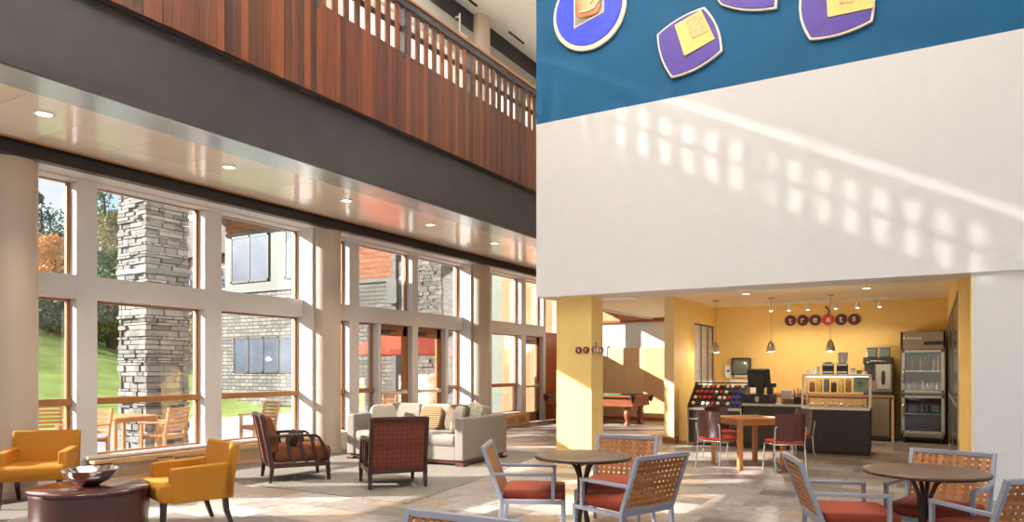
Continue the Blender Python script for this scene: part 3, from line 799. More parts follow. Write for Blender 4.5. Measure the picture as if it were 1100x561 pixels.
b = MB(); b.box(-.2,.2,-.2,.2,.47,.5); b.build('tabletop', M['dark_wood'], t, bevel=.004)
for sx in (-1,1):
    for sy in (-1,1):
        b = MB(); b.box(sx*.18-.02,sx*.18+.02,sy*.18-.02,sy*.18+.02,0,.47); b.build('leg', M['dark_wood'], t)
b = MB(); b.box(-.19,.19,-.19,.19,.05,.46); b.build('cabinet_body', M['dark_wood'], t)

# ---- pool table
t = thing('pool_table', 'carved wooden pool table with green felt behind the yellow pillar', 'pool table', (-7.9,18.1,0))
L_, W_ = 1.32, .72
b = MB(); b.box(-L_+.12,L_-.12,-W_+.12,W_-.12,.74,.762); b.build('playing_bed', M['felt'], t)
b = MB(); 
for s in (-1,1):
    b.box(-L_,L_,s*(W_-.06)-.06,s*(W_-.06)+.06,.74,.8); b.box(s*(L_-.06)-.06,s*(L_-.06)+.06,-W_,W_,.74,.8)
b.build('rail', M['pool_wood'], t, bevel=.012)
b = MB(); 
for s in (-1,1):
    b.box(-L_+.13,L_-.13,s*(W_-.13)-.01,s*(W_-.13)+.02,.757,.79); b.box(s*(L_-.13)-.02,s*(L_-.13)+.01,-W_+.13,W_-.13,.757,.79)
b.build('rail_cushion', M['felt'], t, bevel=.006)
b = MB(); b.box(-L_+.08,L_-.08,-W_+.08,W_-.08,.54,.74); b.box(-L_+.06,L_-.06,-W_+.06,W_-.06,.5,.55); b.build('apron', M['pool_wood'], t, bevel=.01)
for sx in (-1,0,1):
    for sy in (-1,1):
        b = MB(); b.lathe([(.0,.6),(.02,.6),(.055,.66),(.07,.72),(.075,.79),(.06,.79),(.0,.7)],16,(sx*(L_-.05),sy*(W_-.04),0)); b.build('pocket', M['leather'], t, smooth=50)
for sx in (-1,1):
    for sy in (-1,1):
        b = MB(); b.lathe([(.05,0),(.085,.02),(.085,.06),(.05,.09),(.045,.14),(.075,.2),(.095,.3),(.08,.38),(.05,.41),(.085,.44),(.09,.52)],20,(sx*(L_-.28),sy*(W_-.24),0)); b.build('leg', M['pool_wood'], t, smooth=50)

# ------------------------------------------------------------------ art on the blue wall
WY = 9.7
def plaque(name, label, poly, thick=.05):
    """poly outline in wall coordinates x,z"""
    cx = sum(p[0] for p in poly)/len(poly); cz = sum(p[1] for p in poly)/len(poly)
    t = thing(name, label, 'wall art', (cx,WY,cz), 0, 'enamel wall plaques')
    return t, [(p[0]-cx,p[1]-cz) for p in poly]
def bulge(corners, amt, n=10):
    out = []
    for i in range(len(corners)):
        a = Vector(corners[i]); c = Vector(corners[(i+1)%len(corners)]); d = c-a; nn = Vector((d.y,-d.x)).normalized()
        for k in range(n):
            u = k/n; p = a+d*u+nn*(amt[i]*4*u*(1-u)); out.append((p.x,p.y))
    return out
def area(p): return sum(p[i][0]*p[(i+1)%len(p)][1]-p[(i+1)%len(p)][0]*p[i][1] for i in range(len(p)))/2
def shrink(p, k):
    cx = sum(q[0] for q in p)/len(p); cz = sum(q[1] for q in p)/len(p)
    w = max(abs(q[0]-cx) for q in p)
    return [(cx+(q[0]-cx)*(1-k/w), cz+(q[1]-cz)*(1-k/w)) for q in p]
def panel(t, name, poly, y0, y1, m, bev=.004):
    b = MB(); b.prism(poly, y0, y1, 'y'); return b.build(name, m, t, bevel=bev)
def rect_plaque(label, corners, amt, gold, tex):
    poly = bulge(corners, amt); t, q = plaque('enamel_plaque', label, poly); lx, lz = t.location.x, t.location.z
    panel(t,'rim',q,-.05,-.004,M['pale_gilt']); panel(t,'enamel_panel',shrink(q,.03),-.062,-.03,M['enamel_purple'])
    panel(t,'gold_panel',[(x-lx,z-lz) for x,z in gold],-.075,-.05,M['gold'])
    panel(t,'textured_inset',[(x-lx,z-lz) for x,z in tex],-.083,-.06,M['gold_rough'])
    return t
# corners are listed clockwise seen from the room
rect_plaque('tilted purple enamel plaque with a gold square, fully in view on the blue wall',
   [(-3.32,6.19),(-2.65,6.41),(-2.41,5.76),(-3.11,5.54)], (-.05,-.06,-.06,-.05),
   [(-3.06,6.25),(-2.69,6.37),(-2.5,5.93),(-2.92,5.79)], [(-2.9,6.28),(-2.69,6.32),(-2.6,6.05),(-2.81,6.0)])
rect_plaque('purple enamel plaque cut by the top edge between two larger purple plaques',
   [(-2.6,6.95),(-1.85,6.88),(-1.72,6.15),(-2.43,6.38)], (-.05,-.06,-.05,-.05),
   [(-2.44,6.9),(-1.95,6.86),(-1.9,6.5),(-2.36,6.58)], [(-2.3,6.83),(-2.06,6.8),(-2.04,6.6),(-2.26,6.64)])
rect_plaque('purple enamel plaque with a cream square, rightmost on the blue wall',
   [(-1.42,6.32),(-.66,6.45),(-.61,5.71),(-1.32,5.65)], (-.05,-.05,-.05,-.07),
   [(-1.13,6.3),(-.68,6.37),(-.6,5.86),(-1.11,5.87)], [(-.99,6.24),(-.79,6.25),(-.8,5.98),(-.98,6.0)])
circ = [(-4.36+.59*math.cos(a)*1.0, 6.80+.59*math.sin(a)) for a in [2*math.pi*k/48 for k in range(48)]]
t, q = plaque('round_plaque', 'round cobalt enamel plaque with white rim and copper swirl on the blue wall', circ)
panel(t,'rim',q,-.05,-.004,M['pale_gilt'],.008); panel(t,'enamel_panel',[(x*.9-.005,z*.9+.02) for x,z in q],-.064,-.03,M['enamel_blue'])
panel(t,'inner_frame',[(-.235,-.23),(.25,-.1),(.26,.3),(-.235,.35)],-.074,-.05,M['pale_gilt']); panel(t,'inner_panel',[(-.215,-.205),(.23,-.085),(.24,.28),(-.215,.33)],-.078,-.06,M['slate_metal'])
b = MB(); b.soft(0,-.085,.1,.40,.05,.44,.6,1,32,12); b.build('copper_swirl', M['copper'], t, smooth=60)
b = MB(); b.tube([(.2,-.11,.24),(.19,-.115,.08),(.12,-.115,-.02),(0,-.12,-.05),(-.12,-.115,-.03)],.014,8); b.tube([(.13,-.11,.3),(.1,-.115,.14),(.05,-.118,.06)],.02,8); b.build('white_ribbon', M['pale_gilt'], t, smooth=60)
# ------------------------------------------------------------------ snack counter
def text_mesh(ch, size, m, parent, loc, rot, name='letter', depth=.006):
    cu = bpy.data.curves.new('t','FONT'); cu.body = ch; cu.size = size; cu.extrude = depth; cu.align_x = 'CENTER'; cu.align_y = 'CENTER'; cu.offset = size*.012
    ob = bpy.data.objects.new('t', cu); COL.objects.link(ob)
    bpy.context.view_layer.update()
    me = bpy.data.meshes.new_from_object(ob.evaluated_get(bpy.context.evaluated_depsgraph_get())); me.name = name
    xs = [v.co.x for v in me.vertices]; zs = [v.co.y for v in me.vertices]
    dx = (max(xs)+min(xs))/2; dy = (max(zs)+min(zs))/2
    for v in me.vertices: v.co.x -= dx; v.co.y -= dy
    bpy.data.objects.remove(ob); bpy.data.curves.remove(cu)
    me.materials.clear(); me.materials.append(m)
    o = bpy.data.objects.new(name, me); COL.objects.link(o); o.parent = parent; o.location = loc; o.rotation_euler = rot
    return o
t = thing('wall_sign', 'treats sign of six round letter discs with a cherry stem on the yellow back wall', 'sign', (-2.1,17.2,2.58))
for k,c in enumerate('treats'):
    x = (k-2.5)*.262; b = MB(); r = .122
    b.prism([(x+r*math.cos(a),.01*(k-2.5)*-.4+r*math.sin(a)) for a in [2*math.pi*i/32 for i in range(32)]],-.05,-.015,'y')
    d = b.build('disc', M['sign_red' if k==3 else 'sign_dark'], t, bevel=.004)
    text_mesh(c,.2,M['sign_letter'],d,(x,-.053,0),(R(90),0,0))
b = MB(); b.tube([(.13,-.035,.11),(.15,-.035,.18),(.13,-.035,.25),(.07,-.035,.29)],[.014,.012,.014,.02],8); b.build('stem', M['stem'], t, smooth=60)
for k in range(6):
    b = MB(); b.tube([((k-2.5)*.262,-.02,0),((k-2.5)*.262,0,0)],.02,8); b.build('standoff', M['chrome'], t)
t = thing('pillar_sign', 'small treats sign of letter discs wrapping the corner of the yellow pillar', 'sign', (-4.43,9.9,1.78))
for k,c in enumerate('treats'):
    r = .052; b = MB(); pts = [2*math.pi*i/24 for i in range(24)]
    if k < 2:
        x = -.205+.125*k
        b.prism([(x+r*math.cos(a),r*math.sin(a)) for a in pts],-.022,0,'y'); d = b.build('disc', M['sign_dark'], t)
        text_mesh(c,.09,M['sign_letter'],d,(x,-.024,0),(R(90),0,0),depth=.003)
    else:
        y = .06+.108*(k-2)
        b.prism([(y+r*math.cos(a),r*math.sin(a)) for a in pts],0,.022,'x'); d = b.build('disc', M['sign_red' if k==3 else 'sign_dark'], t)
        text_mesh(c,.09,M['sign_letter'],d,(.024,y,0),(R(90),0,R(90)),depth=.003)
b = MB(); b.tube([(.012,.168,.045),(.012,.16,.09),(.012,.13,.12)],.007,8); b.build('stem', M['stem'], t, smooth=60)

# pendants
def make_pendant(label, loc):
    t = thing('pendant_lamp', label, 'pendant lamp', loc, 0, 'pendant lamps over the counter')
    b = MB(); b.lathe([(0,0),(.07,0),(.07,-.02),(.02,-.03),(0,-.03)],24); b.build('canopy', M['nickel'], t, smooth=40)
    b = MB(); b.tube([(0,0,-.02),(0,0,-.92)],.006,6); b.build('cord', M['nickel'], t)
    b = MB(); b.lathe([(.015,-.88),(.03,-.9),(.055,-.94),(.075,-1.0),(.085,-1.07),(.09,-1.11),(.084,-1.11),(.07,-1.0),(.05,-.95),(.02,-.91)],28); b.build('shade', M['nickel'], t, smooth=60)
    b = MB(); b.soft(0,0,-1.04,.06,.06,.09,1,1,16,10); b.build('bulb', M['lamp_glow'], t, smooth=60)
    return t
pd = make_pendant('brushed nickel pendant lamp over the snack case, leftmost of three', (-3.95,15.29,2.95))
dup(pd, (-2.83,15.29,2.95), 0, 'brushed nickel pendant lamp over the till, middle of three')
dup(pd, (-1.71,15.29,2.95), 0, 'brushed nickel pendant lamp above the glass display case, rightmost of three')
for x in (-3.95,-2.83,-1.71):
    l = bpy.data.lights.new('pendant','POINT'); l.energy = 12 if x < -3.5 else 34; l.color = (1,.86,.66); l.shadow_soft_size=.05
    lo = bpy.data.objects.new('pendant_light', l); COL.objects.link(lo); lo.location = (x,15.29,1.80)
downlight('ceiling_downlight', -3.09,14.2,2.95,'recessed downlight in the yellow-lit ceiling left over the till','snack counter downlights',45)
downlight('ceiling_downlight', -1.0,14.3,2.95,'recessed downlight in the yellow-lit ceiling near the right end of the track','snack counter downlights',45)
downlight('ceiling_downlight', -3.6,11.9,2.95,'recessed downlight in the ceiling above the cafe table\'s left','snack counter downlights',40)  # extra unseen lamps added behind the header, here and below
downlight('ceiling_downlight', -1.2,11.9,2.95,'recessed downlight in the ceiling above the cafe table\'s right','snack counter downlights',40)
# track
t = thing('track_light', 'white ceiling track with six spot heads in front of the treats sign', 'track light', (-1.95,16.2,2.95))
b = MB(); b.box(-1.2,1.2,-.02,.02,-.04,0); b.box(-1.0,-.75,-.03,.03,-.06,0); b.box(.75,.95,-.03,.03,-.06,0); b.build('track', M['plastic_white'], t, bevel=.003)
for k,x in enumerate((-1.05,-.68,-.3,.24,.65,1.05)):
    b = MB(); b.tube([(x,0,-.04),(x,0,-.1)],.01,8); b.lathe([(0,-.09),(.03,-.09),(.042,-.12),(.045,-.2),(.04,-.2),(.02,-.14),(0,-.14)],18,(x,0,0)); h = b.build('spot_head', M['plastic_white'], t, smooth=50)
    b = MB(); b.soft(x,0,-.19,.06,.06,.06,1,1,12,8); b.build('bulb', M['lamp_glow'], h, smooth=60)
    l = bpy.data.lights.new('track','SPOT'); l.energy = 12; l.color = (1,.84,.58); l.spot_size = R(95); l.spot_blend=.7; l.shadow_soft_size=.04
    lo = bpy.data.objects.new('track_spot', l); COL.objects.link(lo); lo.location = (-1.95+x,16.2,2.7); lo.rotation_euler = (R(32),0,0)

# back counter along the wall
t = thing('back_counter', 'wood-topped back counter along the yellow wall behind the display cases', 'counter', (0,0,0))
b = MB(); b.box(-4.4,-.64,16.45,17.19,.90,.95); b.build('worktop', M['rail_wood'], t, bevel=.004)
b = MB(); b.box(-4.4,-1.15,16.5,17.19,0,.90); b.box(-.7,-.65,16.5,17.19,0,.9); b.build('cabinet_body', M['cover_wood'], t)
t = thing('undercounter_cooler', 'stainless undercounter cooler beneath the coffee machine', 'cooler', (-.93,16.85,0))
b = MB(); b.box(-.21,.21,-.33,.33,.06,.89); b.build('body', M['stainless'], t, bevel=.006)
b = MB(); b.box(-.195,.195,-.36,-.331,.14,.86); b.build('door', M['stainless'], t, bevel=.008)
b = MB(); b.box(-.19,.19,-.35,-.34,.03,.1); b.box(-.17,-.13,-.3,.3,0,.06); b.box(.13,.17,-.3,.3,0,.06); b.build('kick_plate', M['plastic_black'], t)
b = MB(); b.tube([(-.16,-.36,.78),(-.16,-.385,.78),(-.16,-.385,.6),(-.16,-.36,.6)],.008,8); b.build('handle', M['chrome'], t, smooth=50)

# coffee machine with two bean hoppers
t = thing('coffee_machine', 'tall bean-to-cup coffee machine with two dark hoppers left of the fridge', 'coffee machine', (-.95,16.78,.95))
b = MB(); b.box(-.27,.27,-.2,.28,.06,.66); b.build('body', M['stainless'], t, bevel=.012)
b = MB(); b.box(-.27,.27,-.24,.28,0,.07); b.build('drip_tray', M['plastic_black'], t, bevel=.006)
b = MB(); b.box(-.275,.275,-.22,.29,.64,.78); b.build('upper_housing', M['plastic_black'], t, bevel=.02)
b = MB(); b.box(-.02,.24,-.232,-.2,.12,.64); d = b.build('front_panel', M['nickel'], t, bevel=.008)
b = MB(); b.soft(.1,-.235,.36,.075,.02,.3,.7,.7,20,10); b.build('spout_handle', M['plastic_black'], d, smooth=60)
b = MB(); b.box(-.25,-.06,-.225,-.2,.3,.64); b.build('display', M['plastic_black'], t, bevel=.004)
b = MB(); b.tube([(-.2,-.2,.66),(-.1,-.25,.7),(.1,-.25,.7),(.22,-.2,.66)],.018,8); b.build('steam_pipe', M['chrome'], t, smooth=50)
for s in (-1,1):
    b = MB(); b.box(s*.12-.1,s*.12+.1,-.12,.16,.78,.98); h = b.build('hopper', M['smoke'], t, bevel=.02)
    b = MB(); b.box(s*.12-.11,s*.12+.11,-.13,.17,.98,1.0); b.build('lid', M['nickel'], h, bevel=.004)

# glass-door fridge
t = thing('display_fridge', 'tall stainless fridge with two glass doors in the right back corner', 'fridge', (-.14,16.78,0))
W = .385; D = .37
b = MB()
b.box(-W,-W+.04,-D,D,.12,2.24); b.box(W-.04,W,-D,D,.12,2.24); b.box(-W,W,D-.04,D,.12,2.24); b.box(-W,W,-D,D,.12,.2); b.box(-W,W,-D,D,1.88,2.24); b.box(-W,W,-D,D,.97,1.02)
b.build('body', M['stainless'], t, bevel=.006)
b = MB(); b.box(-W+.04,W-.04,D-.06,D-.04,.2,1.88); b.box(-W+.04,-W+.05,-D+.01,D-.04,.2,1.88); b.box(W-.05,W-.04,-D+.01,D-.04,.2,1.88); b.build('liner', M['liner'], t)
b = MB(); b.box(-.34,-.32,-D-.004,-D,2.1,2.12); b.prism([(-.33+.022*math.cos(a),2.11+.022*math.sin(a)) for a in [2*math.pi*i/16 for i in range(16)]],-D-.006,-D,'y')
for i in range(8): b.box(-.28+i*.033,-.28+i*.033+.022,-D-.004,-D,2.09,2.125)
b.build('badge', M['paper'], t)
b = MB(); b.box(.02,.35,-D-.008,-D,1.97,2.04); b.build('control_strip', M['plastic_black'], t)
for z0,z1 in ((1.02,1.87),(.2,.96)):
    b = MB(); w=.05
    b.box(-W+.02,-W+.02+w,-D-.045,-D-.002,z0,z1); b.box(W-.02-w,W-.02,-D-.045,-D-.002,z0,z1); b.box(-W+.02,W-.02,-D-.045,-D-.002,z1-w,z1); b.box(-W+.02,W-.02,-D-.045,-D-.002,z0,z0+w)
    d = b.build('door', M['nickel'], t, bevel=.004)
    b = MB(); b.box(-W+.06,W-.06,-D-.03,-D-.02,z0+.04,z1-.04); b.build('pane', M['clear'], d)
    zc = z0+.32 if z0>1 else z1-.3
    b = MB(); b.tube([(-W+.045,-D-.04,zc-.13),(-W+.045,-D-.085,zc-.12),(-W+.045,-D-.085,zc+.12),(-W+.045,-D-.04,zc+.13)],  .018,8); b.build('handle', M['silver'], d, smooth=50)
for z in (1.44,.58):
    b = MB(); b.box(-W+.045,W-.045,-D+.03,D-.05,z,z+.012); b.build('shelf', M['chrome'], t)
for z in (1.86,.955):
    b = MB(); b.box(-W+.05,W-.05,-D+.02,-D+.05,z-.02,z); b.build('light_strip', emis('fridge_strip_%d'%int(z*100),(255,240,214),.25), t)
for sx in (-1,1):
    for sy in (-1,1):
        b = MB(); b.lathe([(.05,-.02),(.05,.02)],16); 
        b.M = None
        o = MB(); o.M = Matrix.Translation((sx*.31,sy*.28,.05)) @ Matrix.Rotation(R(90),4,'Y'); o.lathe([(0,-.02),(.05,-.02),(.05,.02),(0,.02)],16); o.M = Matrix.Translation((sx*.31,sy*.28,.1)); o.box(-.03,.03,-.03,.03,-.03,.03)
        o.build('caster', M['plastic_black'], t, smooth=40)
def bottle(name, label, cat, x, y, z, h, r, m, cap, group):
    t2 = thing(name, label, cat, (x,y,z), 0, group)
    b = MB(); b.lathe([(0,0),(r,0),(r,h*.62),(r*.9,h*.7),(r*.42,h*.82),(r*.4,h*.95),(0,h*.95)],14); b.build('body', m, t2, smooth=50)
    b = MB(); b.lathe([(0,h*.94),(r*.46,h*.94),(r*.46,h),(0,h)],14); b.build('cap', cap, t2)
bm = [M['bread'],M['gold'],M['sign_dark'],M['gold'],M['bread'],M['sign_dark'],M['paper'],M['gold']]
for k in range(8): bottle('drink_bottle','bottle on the top shelf of the fridge','bottle',-.14-.27+k*.077,16.62,1.452,.26+.03*(k%3),.03,bm[k],M['paper'],'bottles on the fridge\'s top shelf')
for k in range(7): bottle('drink_bottle','bottle on the fridge shelf just above the gap between its doors','bottle',-.14-.25+k*.083,16.6,1.021,.2+.05*(k%2),.032,bm[(k+3)%8] if k%3 else M['paper'],M['sign_dark'],'bottles at the bottom of the fridge\'s upper door')
for i,(x,z,label) in enumerate(((-.25,.592,'covered food tray on the fridge\'s lower shelf, left'),(-.0,.592,'covered food tray on the fridge\'s lower shelf, right'),(-.1,.201,'covered food tray at the bottom of the fridge'))):
    t2 = thing('food_tray', label, 'tray', (x,16.7,z), 0, 'food trays in the fridge')
    b = MB(); b.prism([(-.09,0),(.09,0),(.11,.06),(-.11,.06)],-.15,.15,'y'); b.build('tray', M['plastic_black'], t2)
    b = MB(); b.soft(0,0,.07,.2,.28,.06,.5,.3,20,8); b.build('cover', M['smoke'], t2, smooth=60)

# glass display case
t = thing('glass_display_case', 'dark-based glass display case with a pale metal frame in the middle of the counter', 'display case', (-1.45,13.9,0))
t.rotation_euler = (0,0,R(2))
W=.545
b = MB(); b.box(-W,W,-.36,.4,.05,.79); b.box(-W+.03,W-.03,-.33,.38,0,.05); b.build('base', M['case_black'], t, bevel=.006)
b = MB()
for i in range(6): b.box(-W+.08+i*.045,-W+.105+i*.045,-.366,-.358,.12,.36)
b.build('vent_grille', M['steel_dark'], t)
b = MB(); f=.03
for s in (-1,1):
    x = s*(W-.01)
    b.bar((x,-.36,.80),(x,-.2,1.38),f,f,(0,1,0)); b.bar((x,-.2,1.38),(x,.36,1.38),f,f); b.bar((x,.36,1.38),(x,.36,.80),f,f,(0,1,0)); b.bar((x,.38,.80),(x,-.37,.80),f,.04)
b.bar((-W,-.37,.80),(W,-.37,.80),.035,.045); b.bar((-W,-.2,1.38),(W,-.2,1.38),f,f); b.bar((-W,.36,1.38),(W,.36,1.38),f,f)
b.build('frame', M['pale_gilt'], t, bevel=.004)
b = MB(); b.add([(-W+.02,-.355,.82),(W-.02,-.355,.82),(W-.02,-.2,1.37),(-W+.02,-.2,1.37),(-W+.02,-.349,.82),(W-.02,-.349,.82),(W-.02,-.194,1.37),(-W+.02,-.194,1.37)],[(0,1,2,3),(7,6,5,4),(0,4,5,1),(2,6,7,3),(1,5,6,2),(0,3,7,4)]); b.build('front_pane', M['clear'], t)
b = MB(); b.box(-W,W,-.19,.36,1.385,1.40); b.build('top_shelf', M['clear'], t)
b = MB(); b.box(-W+.03,W-.03,-.3,.34,.80,.82); b.build('deck', M['nickel'], t)
b = MB(); b.box(-W+.03,W-.03,.0,.3,1.06,1.072); b.build('glass_shelf', M['clear'], t)
b = MB(); b.box(-W+.05,W-.05,-.12,.3,1.34,1.36); b.build('light_strip', emis('case_strip',(255,240,214),2), t)
def W2(lx, ly):                              # case coordinates to the room
    c, s = math.cos(R(2)), math.sin(R(2)); return (-1.45+c*lx-s*ly, 13.9+s*lx+c*ly)
for k in range(7):
    x,y = W2(-.42+k*.12, .15); t2 = thing('pastry_jar','jar of sweets on the glass shelf inside the display case','jar',(x,y,1.072),0,'jars in the glass display case')
    b = MB(); h=.16+.03*(k%3); b.lathe([(0,0),(.045,0),(.048,.02),(.048,h),(.03,h+.01),(0,h+.01)],14); b.build('body',[M['bread'],M['gold'],M['smoke'],M['leather'],M['gold'],M['bread'],M['paper']][k],t2,smooth=50)
    b = MB(); b.lathe([(0,h+.01),(.04,h+.01),(.04,h+.03),(0,h+.03)],14); b.build('lid',M['nickel'],t2)
for k in range(3):
    x,y = W2(-.33+k*.32,-.02); t2 = thing('pastry_tray',('left','middle','right')[k]+' white tray on the deck of the glass display case','tray',(x,y,.82),0,'trays in the glass display case')
    b = MB(); b.box(-.14,.14,-.2,.2,0,.015); b.build('tray',M['paper'],t2)
    b = MB()
    for i in range(3):
        for j in range(3): b.soft(-.09+i*.09,-.12+j*.12,.035,.075,.09,.045,.8,.8,12,6)
    o = b.build('pastries',M['gold'],t2,smooth=60); o['kind'] = 'stuff'
x,y = W2(.38,-.12); t2 = thing('price_card','mint green card with a dark mark at the right end inside the glass display case','card',(x,y,1.09),2)
b = MB(); b.cbox(0,0,.13,.2,.006,.26); b.build('card',M['mint'],t2)
b = MB(); b.tube([(-.05,-.005,.15),(-.01,-.005,.17),(.04,-.005,.14),(.02,-.005,.11),(-.03,-.005,.11)],.009,6); b.build('mark',M['plastic_black'],t2)

# things standing on the glass case
for k,(lx,label) in enumerate(((-.14,'black napkin box on the glass display case, left of its twin'),(.09,'black napkin box on the glass display case under the cup stack'))):
    x,y = W2(lx,.02); t2 = thing('napkin_box',label,'napkin box',(x,y,1.40),2,'napkin boxes on the display case')
    b = MB(); b.box(-.09,.09,-.08,.08,0,.19); b.build('body',M['plastic_black'],t2,bevel=.006)
    b = MB(); b.box(-.08,.08,-.084,-.079,.02,.05); b.build('metal_band',M['nickel'],t2); b = MB(); b.box(-.085,.085,-.084,-.079,.15,.18); b.build('metal_band',M['nickel'],t2)
    b = MB(); b.box(-.06,.06,-.05,.05,.19,.22); b.build('napkins',M['paper'],t2)
def cup(label, x, y, z, group, h=.1, r=.04):
    t2 = thing('paper_cup', label, 'cup', (x,y,z), 0, group)
    b = MB(); b.lathe([(0,0),(r*.75,0),(r,h),(r*.94,h),(r*.7,.006),(0,.006)],16); b.build('body',M['paper'],t2,smooth=50)
    b = MB(); b.lathe([(r*.98,h-.004),(r*1.06,h),(r*1.06,h+.006),(r*.98,h+.004)],16); b.build('rim',M['plastic_white'],t2)
for k in range(3):
    x,y = W2(.065+.025*k*2-.02,.03); cup('white paper cup stacked on the right napkin box, %s' % ('left','middle','right')[k], x,y,1.622,'cups on the napkin box',.16,.035)
for k in range(4):
    x,y = W2(-.46+.075*k,-.02+.05*(k%2)); cup(('leftmost','second','third','rightmost')[k]+' white cup at the left end on top of the glass display case', x,y,1.40,'cups on the glass display case',.07+.03*k,.032)
for k,lx in enumerate((.26,.36,.45)):
    x,y = W2(lx,.0); t2 = thing('condiment_tub',('left','middle','right')[k]+' small tub at the right end on top of the glass display case','tub',(x,y,1.40),0,'tubs on the glass display case')
    b = MB(); b.lathe([(0,0),(.035,0),(.042,.05+.04*(k==0)),(.0,.05+.04*(k==0))],16); b.build('body',[M['paper'],M['bread'],M['paper']][k],t2)
    b = MB(); b.lathe([(0,.05+.04*(k==0)),(.044,.05+.04*(k==0)),(.04,.065+.04*(k==0)),(0,.07+.04*(k==0))],16); b.build('lid',[M['plastic_white'],M['plastic_black'],M['red_seat']][k],t2)

# till counter
t = thing('till_counter', 'dark service counter with a pale front edge between the snack case and the glass case', 'counter', (-2.52,14.2,0))
b = MB(); b.box(-.54,.52,-.38,.4,0,.80); b.build('base', M['case_black'], t)
b = MB(); b.box(-.55,.52,-.42,.42,.80,.84); b.build('worktop', M['case_black'], t, bevel=.004)
b = MB(); b.box(-.55,.52,-.43,-.415,.80,.845); b.build('edge_strip', M['nickel'], t)
b = MB(); b.box(.1,.52,.05,.4,.84,.93); b.build('raised_shelf', M['rail_wood'], t, bevel=.004)
# till
t = thing('cash_register', 'black till screen on a black printer base seen from behind on the service counter', 'till', (-2.8,14.05,.845), -6)
b = MB(); b.box(-.29,.25,-.22,.22,0,.17); b.build('base', M['plastic_black'], t, bevel=.008)
b = MB(); b.bar((0,0,.1),(0,.02,.42),.14,.09,(0,1,0)); b.build('stand', M['plastic_black'], t, bevel=.01)
b = MB(); b.cbox(-.02,.0,.47,.42,.07,.36,Matrix.Rotation(R(14),3,'X')); s = b.build('screen', M['plastic_black'], t, bevel=.012)
b = MB(); b.cbox(-.02,-.05,.47,.26,.02,.2,Matrix.Rotation(R(14),3,'X')); b.build('screen_back', M['steel_dark'], s, bevel=.008)
b = MB(); b.box(.14,.24,-.05,.05,.1,.3); b.build('customer_display_pole', M['plastic_black'], t, bevel=.01)
b = MB(); b.box(.12,.3,-.03,.02,.3,.38); b.build('customer_display', M['plastic_black'], t, bevel=.006)
b = MB(); b.box(-.02,.05,-.24,-.2,.03,.13); b.build('card_reader', M['nickel'], t, bevel=.006)
t = thing('receipt_paper', 'white pad standing right of the black till', 'paper', (-2.36,14.3,.845), 0)
b = MB(); b.box(-.1,.1,-.02,.02,0,.24); b.build('pad', M['paper'], t, bevel=.004)
b = MB(); b.box(-.1,.1,.02,.08,0,.012); b.build('foot', M['plastic_white'], t)
t = thing('utensil_caddy', 'dark caddy of utensils left of the glass display case', 'caddy', (-2.14,14.2,.845), 0)
b = MB(); b.box(-.07,.07,-.06,.06,0,.12); b.build('box', M['leather'], t, bevel=.006)
for k in range(5):
    b = MB(); b.tube([(-.05+.025*k,0,.06),(-.07+.035*k,.01*k-.02,.26+.02*(k%3))],.009,6); b.build('utensil', [M['plastic_black'],M['paper'],M['bread']][k%3], t)
# dispensers on the wall
t = thing('paper_towel_dispenser', 'smoky paper towel dispenser on the yellow back wall', 'dispenser', (-3.83,17.2,1.35))
b = MB(); b.box(-.21,.21,-.2,0,.0,.4); b.build('housing', M['plastic_black'], t, bevel=.02)
b = MB(); b.soft(0,-.14,.19,.36,.18,.36,.3,.25,28,12); b.build('cover', M['smoke'], t, smooth=60)
b = MB(); b.box(-.14,.14,-.14,-.1,-.05,.0); b.build('towel', M['paper'], t)
t = thing('soap_dispenser', 'white soap dispenser with a blue mark beside the paper towel dispenser', 'dispenser', (-4.13,17.2,1.3))
b = MB(); b.box(-.085,.085,-.1,0,0,.28); b.build('body', M['plastic_white'], t, bevel=.02)
b = MB(); b.soft(0,-.1,.14,.08,.01,.05,1,1,16,8); b.build('mark', M['navy'], t)
b = MB(); b.box(-.05,.05,-.12,-.02,-.03,.02); b.build('push_lever', M['plastic_white'], t, bevel=.006)
t = thing('paper_box', 'white box on the back counter under the towel dispenser', 'box', (-3.7,16.8,.95), 0)
b = MB(); b.box(-.28,.28,-.12,.12,0,.26); b.build('carton', M['paper'], t, bevel=.004)
b = MB(); b.box(-.285,.285,-.125,.125,.24,.28); b.build('lid', M['plastic_white'], t)

# self-service snack case
t = thing('snack_case', 'black slanted self-service snack case with rows of packets beside the left jamb', 'display case', (-3.6,14.15,0))
W=.52
for s in (-1,1):
    b = MB(); x=s*W
    b.prism([(-.36,.70),(.36,.70),(.36,1.2),(.2,1.2),(-.36,.78)],x-.02*(s>0)-.0,x+.02*(s<0),'x'); b.build('side_panel', M['dark_wood'], t)
b = MB(); b.box(-W,W,-.34,.36,.06,.70); b.build('base', M['case_black'], t, bevel=.006)
b = MB(); b.box(-W,W,-.37,-.33,.5,.535); b.box(-W,W,-.38,-.32,.69,.74); 
for s in (-1,1): b.box(s*(W-.015)-.015,s*(W-.015)+.015,-.37,-.34,0,.7)
b.build('front_frame', M['nickel'], t, bevel=.004)
b = MB(); b.box(-W,W,.2,.38,1.2,1.225); b.build('top_rail', M['dark_wood'], t)
b = MB(); b.add([(-W+.02,-.34,.745),(W-.02,-.34,.745),(W-.02,.22,1.17),(-W+.02,.22,1.17),(-W+.02,-.33,.72),(W-.02,-.33,.72),(W-.02,.23,1.14),(-W+.02,.23,1.14)],[(0,1,2,3),(7,6,5,4),(0,4,5,1),(2,6,7,3),(1,5,6,2),(0,3,7,4)]); b.build('sloped_tray', M['plastic_black'], t)
cols_ = [M['red_seat'],M['paper'],M['paper_blue'],M['red_seat'],M['paper'],M['sign_dark'],M['enamel_blue'],M['paper']]
pb = MB(); pb.soft(0,0,0,.062,.075,.04,.5,.4,14,8)
protos = []
